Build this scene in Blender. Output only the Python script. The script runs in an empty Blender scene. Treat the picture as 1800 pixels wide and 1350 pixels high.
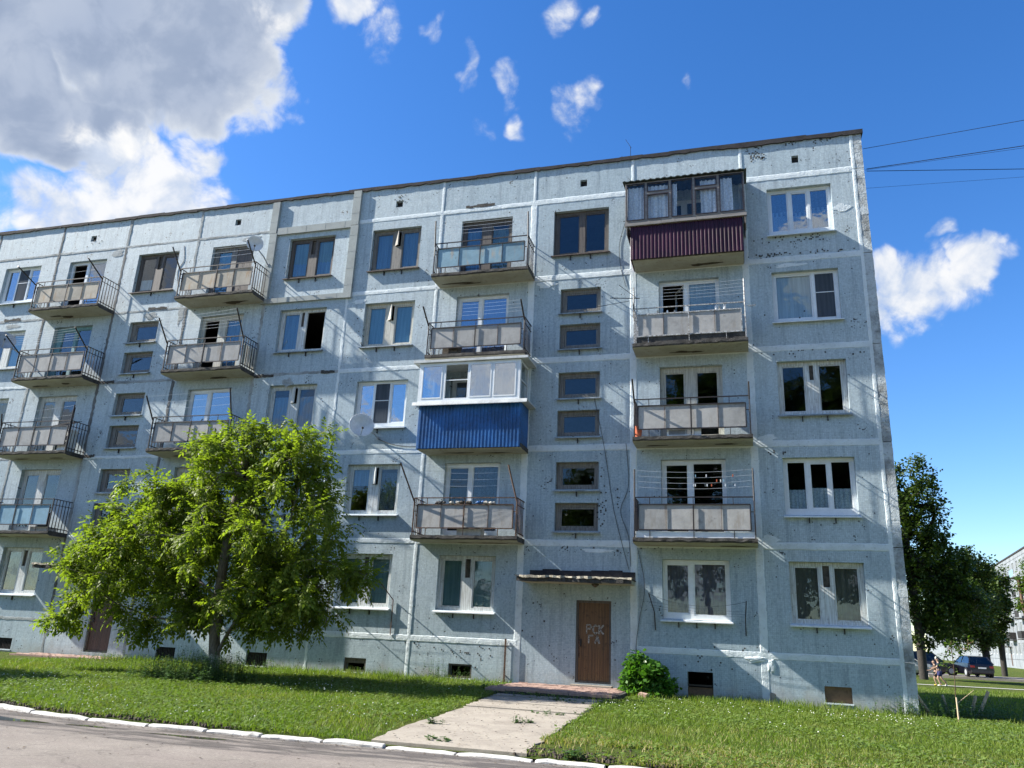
import bpy, bmesh, math, random
import numpy as np
from mathutils import Vector, Matrix

R = math.radians
rnd = random.Random(7)
sc = bpy.context.scene
col = sc.collection

# ------------------------------------------------------------------ camera
cam_d = bpy.data.cameras.new('camera')
cam = bpy.data.objects.new('camera', cam_d)
col.objects.link(cam)
cam_d.sensor_width = 36.0
cam_d.lens = 27.83
cam_d.clip_end = 3000
_r = Vector((0.96058127, 0.2744502, 0.04427989))
_u = Vector((0.0420889, -0.30101916, 0.95268882))
_f = Vector((-0.27479473, 0.91327135, 0.30070468))
cam.matrix_world = Matrix(((_r.x, _u.x, -_f.x, 6.0626), (_r.y, _u.y, -_f.y, -21.7612), (_r.z, _u.z, -_f.z, 1.8396), (0, 0, 0, 1)))
sc.camera = cam

# ------------------------------------------------------------------ sun direction
SUN_DIR = Vector((5.6, 1.0, -4.35)).normalized()       # the way the light travels
SUN_EL = math.asin(-SUN_DIR.z)
SUN_AZ = math.atan2(-SUN_DIR.x, -SUN_DIR.y)           # clockwise from +y
sun_d = bpy.data.lights.new('sun', 'SUN')
sun_d.energy = 5.0
sun_d.angle = R(0.53)
sun_d.color = (1.0, 0.95, 0.86)
sun = bpy.data.objects.new('sun', sun_d)
sun.rotation_euler = SUN_DIR.to_track_quat('-Z', 'Y').to_euler()
sun.location = (-40, -12, 40)
col.objects.link(sun)

# ------------------------------------------------------------------ world: sky and clouds
world = bpy.data.worlds.new('World')
sc.world = world
world.use_nodes = True
nt = world.node_tree
nt.nodes.clear()


class NT:
    """small helper to wire shader nodes"""
    def __init__(s, tree):
        s.t = tree
    def n(s, typ, **kw):
        nd = s.t.nodes.new(typ)
        for k, v in kw.items():
            setattr(nd, k, v)
        return nd
    def link(s, a, b):
        s.t.links.new(a, b)
    def put(s, sock, v):
        if isinstance(v, bpy.types.NodeSocket):
            s.link(v, sock)
        else:
            sock.default_value = v
    def math(s, op, a, b=None, c=None, clamp=False):
        nd = s.n('ShaderNodeMath', operation=op, use_clamp=clamp)
        s.put(nd.inputs[0], a)
        if b is not None: s.put(nd.inputs[1], b)
        if c is not None: s.put(nd.inputs[2], c)
        return nd.outputs[0]
    def vec(s, op, a, b=None):
        nd = s.n('ShaderNodeVectorMath', operation=op)
        s.put(nd.inputs[0], a)
        if b is not None: s.put(nd.inputs[1], b)
        return nd
    def noise(s, vec, scale, detail=4, rough=0.55, dist=0.0):
        nd = s.n('ShaderNodeTexNoise')
        if vec is not None: s.link(vec, nd.inputs['Vector'])
        nd.inputs['Scale'].default_value = scale
        nd.inputs['Detail'].default_value = detail
        nd.inputs['Roughness'].default_value = rough
        nd.inputs['Distortion'].default_value = dist
        return nd.outputs['Fac']
    def map(s, v, a, b, c=0.0, d=1.0, smooth=False):
        nd = s.n('ShaderNodeMapRange', interpolation_type='SMOOTHSTEP' if smooth else 'LINEAR')
        s.put(nd.inputs[0], v)
        for i, k in enumerate((a, b, c, d)):
            s.put(nd.inputs[i + 1], k)
        return nd.outputs[0]
    def mix(s, f, a, b, blend='MIX'):
        nd = s.n('ShaderNodeMix', data_type='RGBA', blend_type=blend)
        s.put(nd.inputs[0], f)
        for i, v in ((6, a), (7, b)):
            if isinstance(v, (tuple, list)) and len(v) == 3: v = (*v, 1)
            s.put(nd.inputs[i], v)
        return nd.outputs[2]
    def bump(s, h, strength, dist=0.01, normal=None):
        nd = s.n('ShaderNodeBump')
        nd.inputs['Strength'].default_value = strength
        nd.inputs['Distance'].default_value = dist
        s.link(h, nd.inputs['Height'])
        if normal is not None: s.link(normal, nd.inputs['Normal'])
        return nd.outputs[0]


w = NT(nt)
tc = w.n('ShaderNodeTexCoord')
dirv = w.vec('NORMALIZE', tc.outputs['Generated']).outputs[0]
sep = w.n('ShaderNodeSeparateXYZ')
w.link(dirv, sep.inputs[0])
az = w.math('MULTIPLY', w.math('ARCTAN2', sep.outputs[0], sep.outputs[1]), 57.29578)
el = w.math('MULTIPLY', w.math('ARCSINE', sep.outputs[2]), 57.29578)
comb = w.n('ShaderNodeCombineXYZ')
w.link(az, comb.inputs[0]); w.link(el, comb.inputs[1])
ae = comb.outputs[0]
# cumulus masses and wisps, placed by azimuth and elevation (degrees): az, el, radius az, radius el, turn, weight
GREY = [(-56, 38.5, 21, 9.6, 0, 1.0), (-45.5, 36.4, 11.5, 7.4, 0, 1.0), (-48, 46, 16, 10, 0, 1.0), (-66, 33, 16, 9, 0, 1.0), (-41.0, 42.5, 6.0, 7, 0, 1.0), (-60, 27, 10, 4, 0, .75), (-53, 30.0, 12, 4.2, 0, .95), (-58, 33, 8, 4, 0, 1.0)]
WHITE = [(-44.3, 27.4, 8.0, 4.6, 0, 1.0), (-48, 24.5, 7, 3.4, 0, .9), (-41.5, 29.8, 3.4, 2.6, 0, .85), (-54, 23.0, 5, 2.5, 0, .55), (-38.2, 40.5, 1.8, 3.6, 0, .62),
         (-32.1, 41.9, 3.0, 2.8, 0, 1.0), (-29.3, 40.4, 2.6, 3.0, 0, .56), (-25.2, 41.0, 2.3, 1.3, 20, .54), (-22.2, 39.3, 1.3, 2.6, 0, .60),
         (-18.4, 38.7, 2.6, 2.4, 0, .68), (-17.1, 35.8, 1.4, 1.8, 0, .66), (-12.4, 36.8, 2.2, 3.2, -30, .70), (-13.8, 42.4, 3.2, 2.1, 20, .62),
         (-10.7, 42.3, 2.1, 1.2, 40, .58), (-2.9, 38.4, 1.1, 1.1, 40, .46), (-8, 35.5, 1.3, 2.0, 0, .40), (-20, 35, 1.6, 2.0, 0, .40),
         (12.2, 22.3, 6.0, 3.9, 8, 1.0), (15.4, 23.6, 4.6, 2.4, 42, 1.0), (17.2, 25.4, 2.2, 1.3, 42, .8), (10.2, 23.8, 1.8, 2.6, 0, .9), (14.2, 26.0, 2.0, .9, 40, .66), (8.5, 21, 4, 2.6, 0, .9),
         (-162, 17.5, 7, 4.5, 15, 1.0), (-151, 13, 7, 4.0, -10, 1.0), (172, 26.3, 9, 2.8, 0, .95), (-175, 12, 9, 3, 0, .8), (-135, 22, 8, 3.5, 0, .9), (150, 33, 10, 4, 0, .9), (-118, 30, 10, 5, 0, .9)]
warp = w.n('ShaderNodeTexNoise')
w.link(dirv, warp.inputs['Vector'])
warp.inputs['Scale'].default_value = 16; warp.inputs['Detail'].default_value = 3
wv = w.vec('SCALE', w.vec('SUBTRACT', warp.outputs['Color'], (.5, .5, .5)).outputs[0])
wv.inputs['Scale'].default_value = 5.5
aew = w.vec('ADD', ae, wv.outputs[0]).outputs[0]


def blobs(lst):
    acc = None
    for a, e, ra, re_, rot, wt in lst:
        mp = w.n('ShaderNodeMapping', vector_type='TEXTURE')
        w.link(aew, mp.inputs['Vector'])
        mp.inputs['Location'].default_value = (a, e, 0)
        mp.inputs['Rotation'].default_value = (0, 0, R(rot))
        mp.inputs['Scale'].default_value = (ra, re_, 1e6)
        ln = w.vec('LENGTH', mp.outputs[0]).outputs['Value']
        m = w.map(ln, 1.25, 0.25, 0.0, wt, smooth=True)
        acc = m if acc is None else w.math('MAXIMUM', acc, m)
    return acc


mg, mw = blobs(GREY), blobs(WHITE)
# the rest of the sky carries the same broken cumulus
pz = w.math('MAXIMUM', w.math('ADD', sep.outputs[2], 0.12), 0.1)
pl = w.n('ShaderNodeCombineXYZ')
w.link(w.math('DIVIDE', sep.outputs[0], pz), pl.inputs[0]); w.link(w.math('DIVIDE', sep.outputs[1], pz), pl.inputs[1])
cover = w.noise(pl.outputs[0], 1.15, 3, .5)
back = w.map(sep.outputs[1], 0.25, -0.15, 0, 1)
mo = w.math('MULTIPLY', w.map(cover, .52, .64, 0, .9, smooth=True), back)
n1 = w.noise(dirv, 17, 10, .61, .3)
shift = w.vec('ADD', dirv, tuple(v * .022 for v in (-SUN_DIR.x, -SUN_DIR.y, -SUN_DIR.z))).outputs[0]
n1s = w.noise(shift, 17, 5, .55, .3)
n3 = w.noise(dirv, 45, 8, .6, 1.2)
lit = w.map(w.math('SUBTRACT', w.noise(dirv, 17, 5, .55, .3), n1s), -.16, .16, 0, 1, smooth=True)
n2 = w.noise(dirv, 7, 4, .5)


def dens(m, amp, thr, soft):
    d = w.math('ADD', m, w.math('MULTIPLY', w.math('SUBTRACT', n1, .5), amp))
    return w.map(d, thr, thr + soft, 0, 1, smooth=True)


ag = dens(mg, .8, .36, .26)
aw = w.math('MULTIPLY', dens(mw, 1.55, .36, .55), w.map(w.math('ADD', n3, mw), .70, 1.15, .12, 1.0))
ao = dens(mo, 1.3, .42, .25)
# thick cloud is grey underneath, white at its edges
thick = w.math('MULTIPLY', w.map(w.math('ADD', mg, w.math('MULTIPLY', w.math('SUBTRACT', n1, .5), .8)), .40, .80, 0, 1, smooth=True), w.map(n2, .25, .60, .72, 1.0))
cg = w.mix(thick, w.mix(lit, (.66, .74, .88), (.95, .98, 1.0)), w.mix(lit, (.33, .41, .57), (.43, .51, .67)))
cw = w.mix(lit, (.62, .71, .87), (1.0, 1.0, 1.0))
ccol = w.mix(aw, cg, cw)
alpha = w.math('MAXIMUM', w.math('MAXIMUM', ag, w.math('MULTIPLY', aw, .96)), w.math('MULTIPLY', ao, .95))
alpha = w.math('MULTIPLY', alpha, w.map(sep.outputs[2], .01, .06, 0, 1))
sky = w.n('ShaderNodeTexSky', sky_type='NISHITA')
sky.sun_disc = False
sky.sun_elevation = SUN_EL
sky.sun_rotation = SUN_AZ
sky.air_density = 1.0
sky.dust_density = 0.25
sky.ozone_density = 3.0
hs = w.n('ShaderNodeHueSaturation')
hs.inputs['Saturation'].default_value = 1.30
hs.inputs['Value'].default_value = 1.08
hs.inputs['Hue'].default_value = 0.509
w.link(sky.outputs[0], hs.inputs['Color'])
bg1 = w.n('ShaderNodeBackground'); w.link(hs.outputs[0], bg1.inputs[0]); bg1.inputs[1].default_value = 0.086
bg2 = w.n('ShaderNodeBackground'); w.link(ccol, bg2.inputs[0]); bg2.inputs[1].default_value = 0.385
ms = w.n('ShaderNodeMixShader')
w.link(alpha, ms.inputs[0]); w.link(bg1.outputs[0], ms.inputs[1]); w.link(bg2.outputs[0], ms.inputs[2])
wo = w.n('ShaderNodeOutputWorld')
w.link(ms.outputs[0], wo.inputs[0])

sc.view_settings.view_transform = 'Standard'
sc.view_settings.look = 'None'
sc.view_settings.gamma = 1.0
sc.view_settings.use_curve_mapping = False
sc.view_settings.exposure = 1.38
sc.render.engine = 'CYCLES'
sc.cycles.use_denoising = True
sc.cycles.max_bounces = 8
sc.cycles.transparent_max_bounces = 16
sc.cycles.caustics_reflective = False
sc.cycles.caustics_refractive = False
sc.cycles.sample_clamp_indirect = 6

# ------------------------------------------------------------------ object helpers
def tag(o, label=None, cat=None, group=None, kind=None):
    for k, v in (('label', label), ('category', cat), ('group', group), ('kind', kind)):
        if v: o[k] = v
    return o


def empty(name, loc=(0, 0, 0), rz=0.0):
    o = bpy.data.objects.new(name, None)
    o.location = loc
    o.rotation_euler = (0, 0, rz)
    o.empty_display_size = .2
    col.objects.link(o)
    return o


def link(name, mesh, parent=None, loc=None, rot=None, scale=None):
    o = bpy.data.objects.new(name, mesh)
    col.objects.link(o)
    if parent is not None: o.parent = parent
    if loc is not None: o.location = loc
    if rot is not None: o.rotation_euler = rot
    if scale is not None: o.scale = scale
    return o


def kids(o):
    return [c for c in bpy.data.objects if c.parent is o]


def copy_tree(o, parent=None, table=None):
    if table is None:
        table = {}
        for c in bpy.data.objects:
            if c.parent: table.setdefault(c.parent.name, []).append(c)
    c = o.copy()
    col.objects.link(c)
    c.parent = parent
    for ch in table.get(o.name, []):
        copy_tree(ch, c, table)
    return c


class MB:
    """collects faces, links them as one mesh object"""
    def __init__(s):
        s.v = []; s.f = []; s.m = []; s.mi = 0
    def add(s, vs, fs):
        b = len(s.v)
        s.v.extend(vs)
        for f in fs:
            s.f.append([b + i for i in f]); s.m.append(s.mi)
        return s
    def box(s, x0, x1, y0, y1, z0, z1):
        v = [(x0, y0, z0), (x1, y0, z0), (x1, y1, z0), (x0, y1, z0), (x0, y0, z1), (x1, y0, z1), (x1, y1, z1), (x0, y1, z1)]
        return s.add(v, [(0, 3, 2, 1), (4, 5, 6, 7), (0, 1, 5, 4), (1, 2, 6, 5), (2, 3, 7, 6), (3, 0, 4, 7)])
    def bar(s, a, b, r, n=4, r2=None, cap=True):
        a, b = Vector(a), Vector(b)
        d = (b - a)
        if d.length < 1e-6: return s
        d.normalize()
        up = Vector((0, 0, 1)) if abs(d.z) < .95 else Vector((0, 1, 0))
        x = d.cross(up).normalized(); y = x.cross(d)
        r2 = r if r2 is None else r2
        vs = []
        for p, q in ((a, r), (b, r2)):
            for i in range(n):
                t = 2 * math.pi * (i + .5) / n
                vs.append(tuple(p + (x * math.cos(t) + y * math.sin(t)) * q))
        fs = [(i, (i + 1) % n, n + (i + 1) % n, n + i) for i in range(n)]
        if cap: fs += [tuple(range(n - 1, -1, -1)), tuple(range(n, 2 * n))]
        return s.add(vs, fs)
    def path(s, pts, r, n=5):
        for a, b in zip(pts[:-1], pts[1:]): s.bar(a, b, r, n)
        return s
    def lathe(s, prof, n=16, c=(0, 0, 0), axis='z'):
        vs = []
        for r, h in prof:
            for i in range(n):
                t = 2 * math.pi * i / n
                p = (r * math.cos(t), r * math.sin(t), h)
                if axis == 'x': p = (p[2], p[0], p[1])
                if axis == 'y': p = (p[0], p[2], p[1])
                vs.append((p[0] + c[0], p[1] + c[1], p[2] + c[2]))
        fs = []
        for k in range(len(prof) - 1):
            for i in range(n):
                fs.append((k * n + i, k * n + (i + 1) % n, (k + 1) * n + (i + 1) % n, (k + 1) * n + i))
        fs.append(tuple(range(n - 1, -1, -1))); fs.append(tuple(range((len(prof) - 1) * n, len(prof) * n)))
        return s.add(vs, fs)
    def mesh(s, name, mats, smooth=False):
        me = bpy.data.meshes.new(name)
        me.from_pydata([tuple(p) for p in s.v], [], s.f)
        for m in (mats if isinstance(mats, (list, tuple)) else [mats]): me.materials.append(m)
        if any(s.m): me.polygons.foreach_set('material_index', s.m)
        if smooth: me.polygons.foreach_set('use_smooth', [True] * len(me.polygons))
        me.update()
        return me
    def build(s, name, mats, parent=None, loc=None, rot=None, smooth=False):
        return link(name, s.mesh(name, mats, smooth), parent, loc, rot)


def np_mesh(name, verts, quads, mat, smooth=False):
    """big mesh from numpy arrays: verts (n,3), faces (m,k)"""
    me = bpy.data.meshes.new(name)
    k = quads.shape[1]
    me.vertices.add(len(verts)); me.vertices.foreach_set('co', verts.astype(np.float32).ravel())
    me.loops.add(quads.size); me.loops.foreach_set('vertex_index', quads.astype(np.int32).ravel())
    me.polygons.add(len(quads))
    me.polygons.foreach_set('loop_start', np.arange(0, quads.size, k, dtype=np.int32))
    me.polygons.foreach_set('loop_total', np.full(len(quads), k, dtype=np.int32))
    if smooth: me.polygons.foreach_set('use_smooth', np.ones(len(quads), bool))
    me.materials.append(mat)
    me.update(calc_edges=True)
    return me


# ------------------------------------------------------------------ materials
def mat(name):
    m = bpy.data.materials.new(name)
    m.use_nodes = True
    t = NT(m.node_tree)
    bs = m.node_tree.nodes['Principled BSDF']
    return m, t, bs


def simple(name, c, rough=.6, metal=0., var=.25, scale=6., bump=.0, bscale=60., c2=None, spec=None):
    """base colour broken up by two noises, in object space"""
    m, t, bs = mat(name)
    co = t.n('ShaderNodeTexCoord').outputs['Object']
    a = t.noise(co, scale, 5, .6)
    b = t.noise(co, scale * 9, 3, .6)
    f = t.math('ADD', t.math('MULTIPLY', a, .65), t.math('MULTIPLY', b, .35))
    c2 = c2 or tuple(x * (1 - var * 1.6) for x in c)
    cc = t.mix(t.map(f, .36, .64, 0, 1, smooth=True), c2, tuple(min(1, x * (1 + var * .5)) for x in c))
    t.link(cc, bs.inputs['Base Color'])
    bs.inputs['Roughness'].default_value = rough
    bs.inputs['Metallic'].default_value = metal
    if spec is not None: bs.inputs['Specular IOR Level'].default_value = spec
    if bump:
        t.link(t.bump(t.noise(co, bscale, 4, .6), bump, .01), bs.inputs['Normal'])
    return m


def wall_material():
    m, t, bs = mat('mosaic_wall')
    co = t.n('ShaderNodeTexCoord').outputs['Object']
    oi = t.n('ShaderNodeObjectInfo').outputs['Random']
    sp = t.n('ShaderNodeSeparateXYZ'); t.link(co, sp.inputs[0])
    # tile grid of the facing mosaic
    T = .046
    gx = t.math('ABSOLUTE', t.math('SUBTRACT', t.math('FRACT', t.math('DIVIDE', t.math('ADD', sp.outputs[0], sp.outputs[1]), T)), .5))
    gz = t.math('ABSOLUTE', t.math('SUBTRACT', t.math('FRACT', t.math('DIVIDE', sp.outputs[2], T)), .5))
    grout = t.map(t.math('MAXIMUM', gx, gz), .40, .45, 0, 1)
    big = t.noise(co, .55, 5, .62)
    mid = t.noise(co, 3.2, 6, .68)
    mp = t.n('ShaderNodeMapping'); t.link(co, mp.inputs[0]); mp.inputs['Scale'].default_value = (7, 7, .55)
    streak = t.noise(mp.outputs[0], 1.0, 6, .65)
    mp2 = t.n('ShaderNodeMapping'); t.link(co, mp2.inputs[0]); mp2.inputs['Scale'].default_value = (26, 26, 2.0)
    streak2 = t.noise(mp2.outputs[0], 1.0, 4, .65)
    fine = t.noise(co, 45, 4, .7)
    base = t.mix(t.map(big, .35, .65, 0, 1), (.425, .52, .565), (.52, .61, .645))
    base = t.mix(t.map(streak, .46, .72, 0, .75, smooth=True), base, (.26, .315, .35))
    base = t.mix(t.map(streak2, .52, .78, 0, .55, smooth=True), base, (.28, .34, .375))
    base = t.mix(t.map(mid, .53, .70, 0, .62, smooth=True), base, (.28, .345, .375))
    blot = t.noise(co, 1.05, 6, .72)
    base = t.mix(t.map(blot, .56, .70, 0, .5, smooth=True), base, (.31, .365, .385))
    base = t.mix(t.map(blot, .42, .30, 0, .45, smooth=True), base, (.60, .665, .69))
    base = t.mix(t.map(mid, .44, .28, 0, .5, smooth=True), base, (.54, .62, .67))
    speck = t.noise(co, 17, 6, .78)
    base = t.mix(t.map(speck, .50, .66, 0, .62), base, (.19, .245, .285))
    base = t.mix(t.map(speck, .47, .34, 0, .40), base, (.58, .65, .69))
    base = t.mix(t.map(fine, .52, .74, 0, .55), base, (.20, .26, .30))
    base = t.mix(t.math('MULTIPLY', grout, t.map(big, .40, .56, .10, .36)), base, (.15, .19, .22))
    # each tile a shade of its own
    sn = t.vec('SNAP', co, (T, 10.0, T)).outputs[0]
    wn = t.n('ShaderNodeTexWhiteNoise', noise_dimensions='3D'); t.link(sn, wn.inputs['Vector'])
    base = t.mix(t.map(wn.outputs['Value'], 0, 1, 0, .30), base, (.24, .29, .325))
    # tiles that have fallen off, in loose clusters
    sn2 = t.vec('SNAP', co, (.034, 10.0, .034)).outputs[0]
    wn2 = t.n('ShaderNodeTexWhiteNoise', noise_dimensions='3D'); t.link(sn2, wn2.inputs['Vector'])
    cl = t.noise(co, 2.1, 6, .76)
    lim = t.map(cl, .565, .74, .9992, .55)
    gone = t.math('GREATER_THAN', wn2.outputs['Value'], lim)
    base = t.mix(gone, base, (.07, .075, .078))
    tint = t.mix(oi, (.86, .885, .90), (1.08, 1.06, 1.04))
    base = t.mix(1.0, base, tint, 'MULTIPLY')
    # splash dirt above the ground, ragged upper edge
    dz = t.math('ADD', sp.outputs[2], t.math('MULTIPLY', t.noise(co, 2.2, 5, .65), -1.1))
    base = t.mix(t.map(dz, .48, -.15, 0, .7, smooth=True), base, (.30, .29, .255))
    t.link(base, bs.inputs['Base Color'])
    bs.inputs['Roughness'].default_value = .62
    bs.inputs['Specular IOR Level'].default_value = .3
    h = t.math('SUBTRACT', t.math('MULTIPLY', fine, .6), t.math('MULTIPLY', grout, .5))
    h = t.math('SUBTRACT', h, t.math('MULTIPLY', gone, .9))
    nb = t.bump(h, .35, .006)
    nb = t.bump(t.noise(co, 2.4, 4, .6), .25, .03, nb)
    t.link(nb, bs.inputs['Normal'])
    return m


def mortar(name, c, dark, amount, bump):
    m, t, bs = mat(name)
    co = t.n('ShaderNodeTexCoord').outputs['Object']
    a = t.noise(co, 1.3, 5, .65); b = t.noise(co, 14, 5, .7); f = t.noise(co, 60, 3, .7)
    base = t.mix(t.map(a, .42, .66, 0, amount, smooth=True), c, dark)
    base = t.mix(t.map(b, .52, .76, 0, amount * .9, smooth=True), base, tuple(x * .55 for x in dark))
    t.link(base, bs.inputs['Base Color'])
    bs.inputs['Roughness'].default_value = .8
    bs.inputs['Specular IOR Level'].default_value = .2
    nb = t.bump(b, bump, .03)
    nb = t.bump(f, bump, .008, nb)
    t.link(nb, bs.inputs['Normal'])
    return m


def glass_material(name, tint, base, wob=.022):
    m = bpy.data.materials.new(name); m.use_nodes = True
    t = NT(m.node_tree); m.node_tree.nodes.clear()
    co = t.n('ShaderNodeTexCoord').outputs['Object']
    oi = t.n('ShaderNodeObjectInfo').outputs['Random']
    lw = t.n('ShaderNodeLayerWeight'); lw.inputs['Blend'].default_value = .5
    f3 = t.math('POWER', lw.outputs['Facing'], 3.0)
    fac = t.math('ADD', base, t.math('MULTIPLY', f3, .8), clamp=True)
    nm = t.bump(t.noise(co, 2.6, 2, .5), wob, .12)
    tr = t.n('ShaderNodeBsdfTransparent'); tr.inputs[0].default_value = (*tint, 1)
    gl = t.n('ShaderNodeBsdfGlossy'); gl.inputs['Roughness'].default_value = .015; gl.inputs[0].default_value = (.95, .97, 1, 1)
    t.link(nm, gl.inputs['Normal'])
    mx = t.n('ShaderNodeMixShader')
    t.link(fac, mx.inputs[0]); t.link(tr.outputs[0], mx.inputs[1]); t.link(gl.outputs[0], mx.inputs[2])
    o = t.n('ShaderNodeOutputMaterial'); t.link(mx.outputs[0], o.inputs[0])
    return m


def cloth(name, c, lace=0., trans=.5):
    m, t, bs = mat(name)
    co = t.n('ShaderNodeTexCoord').outputs['Object']
    mp = t.n('ShaderNodeMapping'); t.link(co, mp.inputs[0]); mp.inputs['Scale'].default_value = (14, 14, .8)
    f = t.noise(mp.outputs[0], 1.0, 4, .6)
    base = t.mix(t.map(f, .35, .65), tuple(x * .72 for x in c), c)
    if lace:
        vo = t.n('ShaderNodeTexVoronoi', feature='DISTANCE_TO_EDGE'); t.link(co, vo.inputs['Vector']); vo.inputs['Scale'].default_value = 11
        base = t.mix(t.map(vo.outputs[0], .02, .12, lace, 0), base, tuple(x * .25 for x in c))
    t.link(base, bs.inputs['Base Color'])
    bs.inputs['Roughness'].default_value = .9
    bs.inputs['Specular IOR Level'].default_value = .05
    return m


def leaf_material(name, c1, c2, c3, trans=.45, rough=.42):
    m = bpy.data.materials.new(name); m.use_nodes = True
    t = NT(m.node_tree); m.node_tree.nodes.clear()
    co = t.n('ShaderNodeTexCoord').outputs['Object']
    ge = t.n('ShaderNodeNewGeometry').outputs['Random Per Island']
    a = t.noise(co, 1.1, 3, .6)
    base = t.mix(ge, c1, c2)
    base = t.mix(t.map(a, .45, .68, 0, .55, smooth=True), base, c3)
    bs = t.n('ShaderNodeBsdfPrincipled')
    t.link(base, bs.inputs['Base Color']); bs.inputs['Roughness'].default_value = rough
    bs.inputs['Specular IOR Level'].default_value = .22
    tl = t.n('ShaderNodeBsdfTranslucent')
    t.link(t.mix(1.0, base, (1.4, 1.6, .50), 'MULTIPLY'), tl.inputs[0])
    mx = t.n('ShaderNodeMixShader'); mx.inputs[0].default_value = trans
    t.link(bs.outputs[0], mx.inputs[1]); t.link(tl.outputs[0], mx.inputs[2])
    o = t.n('ShaderNodeOutputMaterial'); t.link(mx.outputs[0], o.inputs[0])
    return m


def wood(name, c, dark, scale=(30, 30, 1.6), amount=.8, rough=.6):
    m, t, bs = mat(name)
    co = t.n('ShaderNodeTexCoord').outputs['Object']
    mp = t.n('ShaderNodeMapping'); t.link(co, mp.inputs[0]); mp.inputs['Scale'].default_value = scale
    f = t.noise(mp.outputs[0], 1.0, 6, .65)
    g = t.noise(co, 9, 5, .65)
    base = t.mix(t.map(f, .38, .66, 0, amount, smooth=True), c, dark)
    base = t.mix(t.map(g, .54, .72, 0, amount * .7, smooth=True), base, tuple(x * .6 for x in dark))
    t.link(base, bs.inputs['Base Color'])
    bs.inputs['Roughness'].default_value = rough
    t.link(t.bump(f, .25, .006), bs.inputs['Normal'])
    return m


def asphalt_material():
    m, t, bs = mat('asphalt')
    co = t.n('ShaderNodeTexCoord').outputs['Object']
    sp = t.n('ShaderNodeSeparateXYZ'); t.link(co, sp.inputs[0])
    a = t.noise(co, 130, 3, .8); b = t.noise(co, .9, 6, .65); c = t.noise(co, 9, 4, .65)
    mp = t.n('ShaderNodeMapping'); t.link(co, mp.inputs[0]); mp.inputs['Scale'].default_value = (.35, 2.6, 1)
    st = t.noise(mp.outputs[0], 1.0, 5, .6)
    base = t.mix(t.map(b, .35, .68), (.20, .175, .152), (.275, .243, .212))
    base = t.mix(t.map(st, .42, .66, 0, .5, smooth=True), base, (.20, .165, .15))
    base = t.mix(t.map(a, .44, .70, 0, .75), base, (.10, .09, .082))
    base = t.mix(t.map(a, .40, .26, 0, .7), base, (.40, .37, .33))
    base = t.mix(t.map(c, .56, .70, 0, .5, smooth=True), base, (.14, .122, .11))
    g = t.noise(co, 32, 4, .75)
    base = t.mix(t.map(g, .50, .68, 0, .55), base, (.13, .115, .10))
    base = t.mix(t.map(g, .44, .30, 0, .4), base, (.40, .36, .32))
    vo = t.n('ShaderNodeTexVoronoi', feature='DISTANCE_TO_EDGE'); vo.inputs['Scale'].default_value = .55
    wq = t.n('ShaderNodeTexNoise'); t.link(co, wq.inputs['Vector']); wq.inputs['Scale'].default_value = 2.5; wq.inputs['Detail'].default_value = 5
    wv_ = t.vec('ADD', co, t.vec('MULTIPLY', wq.outputs['Color'], (.9, .9, .9)).outputs[0]).outputs[0]; t.link(wv_, vo.inputs['Vector'])
    base = t.mix(t.map(vo.outputs[0],   .004, .012, .38, 0), base, (.06, .053, .048))
    # damp strip left along the kerb
    e = t.math('ADD', sp.outputs[1], t.math('MULTIPLY', t.math('SUBTRACT', t.noise(mp.outputs[0], .8, 4, .6), .5), 1.9))
    ex = t.math('ADD', sp.outputs[0], t.math('MULTIPLY', t.math('SUBTRACT', t.noise(co, .6, 4, .6), .5), 3.0))
    wet = t.math('MULTIPLY', t.map(e, -12.55, -12.25, 0, 1, smooth=True), t.map(ex, -6.4, -5.0, 0, 1, smooth=True))
    wet = t.math('MULTIPLY', wet, t.map(ex, 3.6, 5.4, 1, .25, smooth=True))
    mpw = t.n('ShaderNodeMapping'); t.link(co, mpw.inputs[0]); mpw.inputs['Scale'].default_value = (1.1, 6.5, 1)
    wet = t.math('MULTIPLY', wet, t.map(t.noise(mpw.outputs[0], 1.0, 6, .65), .40, .56, .25, 1, smooth=True))
    base = t.mix(t.math('MULTIPLY', wet, .82), base, (.072, .064, .062))
    t.link(base, bs.inputs['Base Color'])
    t.link(t.map(wet, 0, 1, .85, .5), bs.inputs['Roughness'])
    bs.inputs['Specular IOR Level'].default_value = .25
    h = t.math('ADD', a, t.math('MULTIPLY', c, .8))
    t.link(t.bump(h, .5, .01), bs.inputs['Normal'])
    return m


def soil_material():
    m, t, bs = mat('lawn_soil')
    co = t.n('ShaderNodeTexCoord').outputs['Object']
    a = t.noise(co, .8, 6, .65); b = t.noise(co, 9, 5, .7); c = t.noise(co, 60, 3, .7)
    base = t.mix(t.map(a, .38, .62), (.060, .095, .018), (.095, .115, .028))
    base = t.mix(t.map(b, .52, .70, 0, .8, smooth=True), base, (.075, .058, .035))
    base = t.mix(t.map(c, .5, .7, 0, .5), base, (.035, .04, .015))
    t.link(base, bs.inputs['Base Color'])
    bs.inputs['Roughness'].default_value = .95
    bs.inputs['Specular IOR Level'].default_value = .05
    t.link(t.bump(t.math('ADD', b, c), .8, .05), bs.inputs['Normal'])
    return m


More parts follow.
